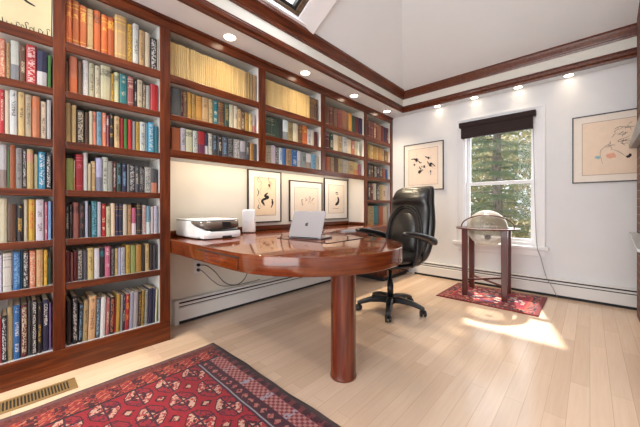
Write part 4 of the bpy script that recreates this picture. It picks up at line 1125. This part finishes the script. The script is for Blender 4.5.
# ------------------------------------------------------------------ outside
gm = mat('garden_ground', rough=.95, fn=lambda: (lambda v,x,y,z: ramp(noise(v,1.5,5), ((.3,lin((92,92,60))),(.7,lin((150,132,100))))))(*coord()))
b = MB(); n = 24
G = [[b._v((-14+28*i/n, YB+.4+22*j/n, -.7+1.2*max(0,(j/n-.42))**1.2+.08*math.sin(i*1.7+j))) for j in range(n+1)] for i in range(n+1)]
for i in range(n):
    for j in range(n): b.face((G[i][j],G[i+1][j],G[i+1][j+1],G[i][j+1]),True)
b.build('ground', gm)['kind'] = 'structure'
M['bark'] = mat('bark', rough=.9, fn=lambda: (lambda v,x,y,z: ramp(noise(mapping(v,(14,14,4)),2,5), ((.3,lin((92,84,78))),(.7,lin((164,152,142))))))(*coord()))
def leafmat(name, a, b_, tr=.5):
    m = bpy.data.materials.new(name); m.use_nodes = True; nt = m.node_tree; V.nt = nt; nt.nodes.clear()
    o = NN('ShaderNodeOutputMaterial'); d = NN('ShaderNodeBsdfDiffuse'); t = NN('ShaderNodeBsdfTranslucent'); x = NN('ShaderNodeMixShader'); x.inputs[0].default_value = tr
    v, gx, gy, gz = coord()
    c = ramp(noise(v, 1.7, 4, .7), ((.32,lin(a)),(.68,lin(b_))))
    LK(c, d.inputs[0]); LK(c, t.inputs[0]); LK(d.outputs[0], x.inputs[1]); LK(t.outputs[0], x.inputs[2]); LK(x.outputs[0], o.inputs[0])
    return m
M['needle'] = leafmat('needles', (92,112,90), (150,160,132))
M['leaf'] = leafmat('undergrowth', (132,138,98), (206,190,160))
tree = thing('conifer_tree', 'tall grey trunked conifer growing outside the window', 'tree', (-1.63,8.0,-.62))
b = MB(); b.tube([(0,0,0),(.02,.0,1.2),(-.02,0,2.6),(.01,0,4),(0,0,6.2)], [.13,.108,.095,.07,.02], 12); b.build('trunk', M['bark'], tree)
rn = random.Random(21); nb = MB(); bb = MB()
for k in range(64):
    z = .35+5.4*(k/84)+rn.uniform(-.05,.05); L = (2.1-1.6*(z/6.0))*rn.uniform(.65,1.05); a = k*2.4+rn.uniform(-.4,.4)
    d = Vector((math.cos(a),math.sin(a),0)); droop = rn.uniform(.12,.3)
    pts = [d*(L*t)+Vector((0,0,z+.16*L*t-droop*L*t*t*1.6)) for t in (0,.25,.5,.75,1)]
    bb.tube([tuple(p) for p in pts], [.022,.017,.012,.008,.004], 5)
    C = hermite(pts, 6)
    for i, p in enumerate(C[3:]):
        for _ in range(3):
            sd = Vector((-d.y,d.x,0))*rn.choice((-1,1)); tl_ = (.16+.22*rn.random())*(1-.4*i/len(C))
            tw = (d*.6+sd+Vector((0,0,rn.uniform(-.5,.1)))).normalized()
            for m in range(9):
                q = p+tw*(tl_*(m+1)/9); nd = (tw*.5+Vector((rn.uniform(-1,1),rn.uniform(-1,1),rn.uniform(-1,.5)))).normalized()*rn.uniform(.06,.1)
                w = nd.cross(Vector((rn.uniform(-1,1),rn.uniform(-1,1),rn.uniform(-1,1)))).normalized()*.006
                nb.face((nb._v(q-w),nb._v(q+w),nb._v(q+nd)))
bb.build('branches', M['bark'], tree); nb.build('needles', M['needle'], tree, fix=False)
ub = MB(); rn = random.Random(4)
for k in range(22000):
    y = rn.uniform(10.5,15); x = rn.uniform(-7,2.5); hmax = 3.4+.9*abs(math.sin(x*1.3+1))+.35*(y-10.5)+.5*math.sin(x*3.1)
    z = -.6+hmax*rn.random()**.8
    s = rn.uniform(.05,.13); c = Vector((x,y,z)); u = Vector((rn.gauss(0,1),rn.gauss(0,1),rn.gauss(0,1))).normalized(); w = u.orthogonal().normalized()
    ub.face((ub._v(c-u*s),ub._v(c+w*s*.5),ub._v(c+u*s),ub._v(c-w*s*.5)))
ug = ub.build('undergrowth', M['leaf'], None, fix=False); tag(ug, 'blurred green and tan undergrowth beyond the conifer', 'shrubs', kind='stuff')

# ------------------------------------------------------------------ light
w = bpy.data.worlds.new('sky'); scene.world = w; w.use_nodes = True
bg = w.node_tree.nodes['Background']; bg.inputs[0].default_value = (.82,.91,1,1); bg.inputs[1].default_value = 1.5
sun = bpy.data.lights.new('sun','SUN'); sun.energy = 11; sun.angle = .03; sun.color = (1,.93,.82)
so = link('sun', sun); so.rotation_euler = Vector((.195,-.80,-1.0)).to_track_quat('-Z','Y').to_euler(); so.location = (-3,12,8)
def area(name, loc, rot, sx, sy, e, col):
    l = bpy.data.lights.new(name,'AREA'); l.shape = 'RECTANGLE'; l.size = sx; l.size_y = sy; l.energy = e; l.color = col
    o = link(name, l); o.location = loc; o.rotation_euler = rot; return o
# daylight at window and skylight, plus an added fill lamp behind the camera
area('fill_behind_camera', (-.3,YF-.05,1.73), (PI/2,0,0), 2.75, 3.3, 142, (1,.99,.975))
area('daylight_window', (-.853,YB+.14,1.35), (-PI/2,0,0), .74, 1.5, 9, (.93,.97,1))
area('daylight_skylight', tuple(sk((SKX0+SKX1)/2,(SKY0+SKY1)/2,SKT+.08)), (0,-math.atan(.62),0), .7, .6, 18, (.93,.97,1))
for x, y in LAMPS: spot(x, y, 105)
for x, y in BACK: spot(x, y, 24)
ul = thing('under_shelf_lamp', 'slim lamp fixed under the bookcase above the desk', 'lamp', (-2.40,2.12,1.405))
bx('body', M['trim_white'], ul, .0445,.056,-1.2,1.2,-.016,.019)
area('under_shelf_glow', (-2.366,2.12,1.402), (0,-math.radians(-48),0), .03, 2.3, 5, (1,.84,.64))

# ------------------------------------------------------------------ camera and view
cam = bpy.data.cameras.new('camera'); cam.sensor_width = 36; cam.lens = 36*289/640; cam.shift_y = -6.5/640; cam.clip_start = .02
co = link('camera', cam); co.location = (0,0,EYE); co.rotation_euler = (PI/2,0,math.radians(43.05))
scene.camera = co
vs = scene.view_settings
vs.view_transform = 'Standard'; vs.look = 'None'; vs.exposure = 0.0; vs.gamma = 1; vs.use_curve_mapping = False
scene.cycles.max_bounces = 10; scene.cycles.diffuse_bounces = 6; scene.cycles.transparent_max_bounces = 12
scene.cycles.sample_clamp_indirect = 6; scene.cycles.use_denoising = True; scene.cycles.caustics_reflective = False; scene.cycles.caustics_refractive = False
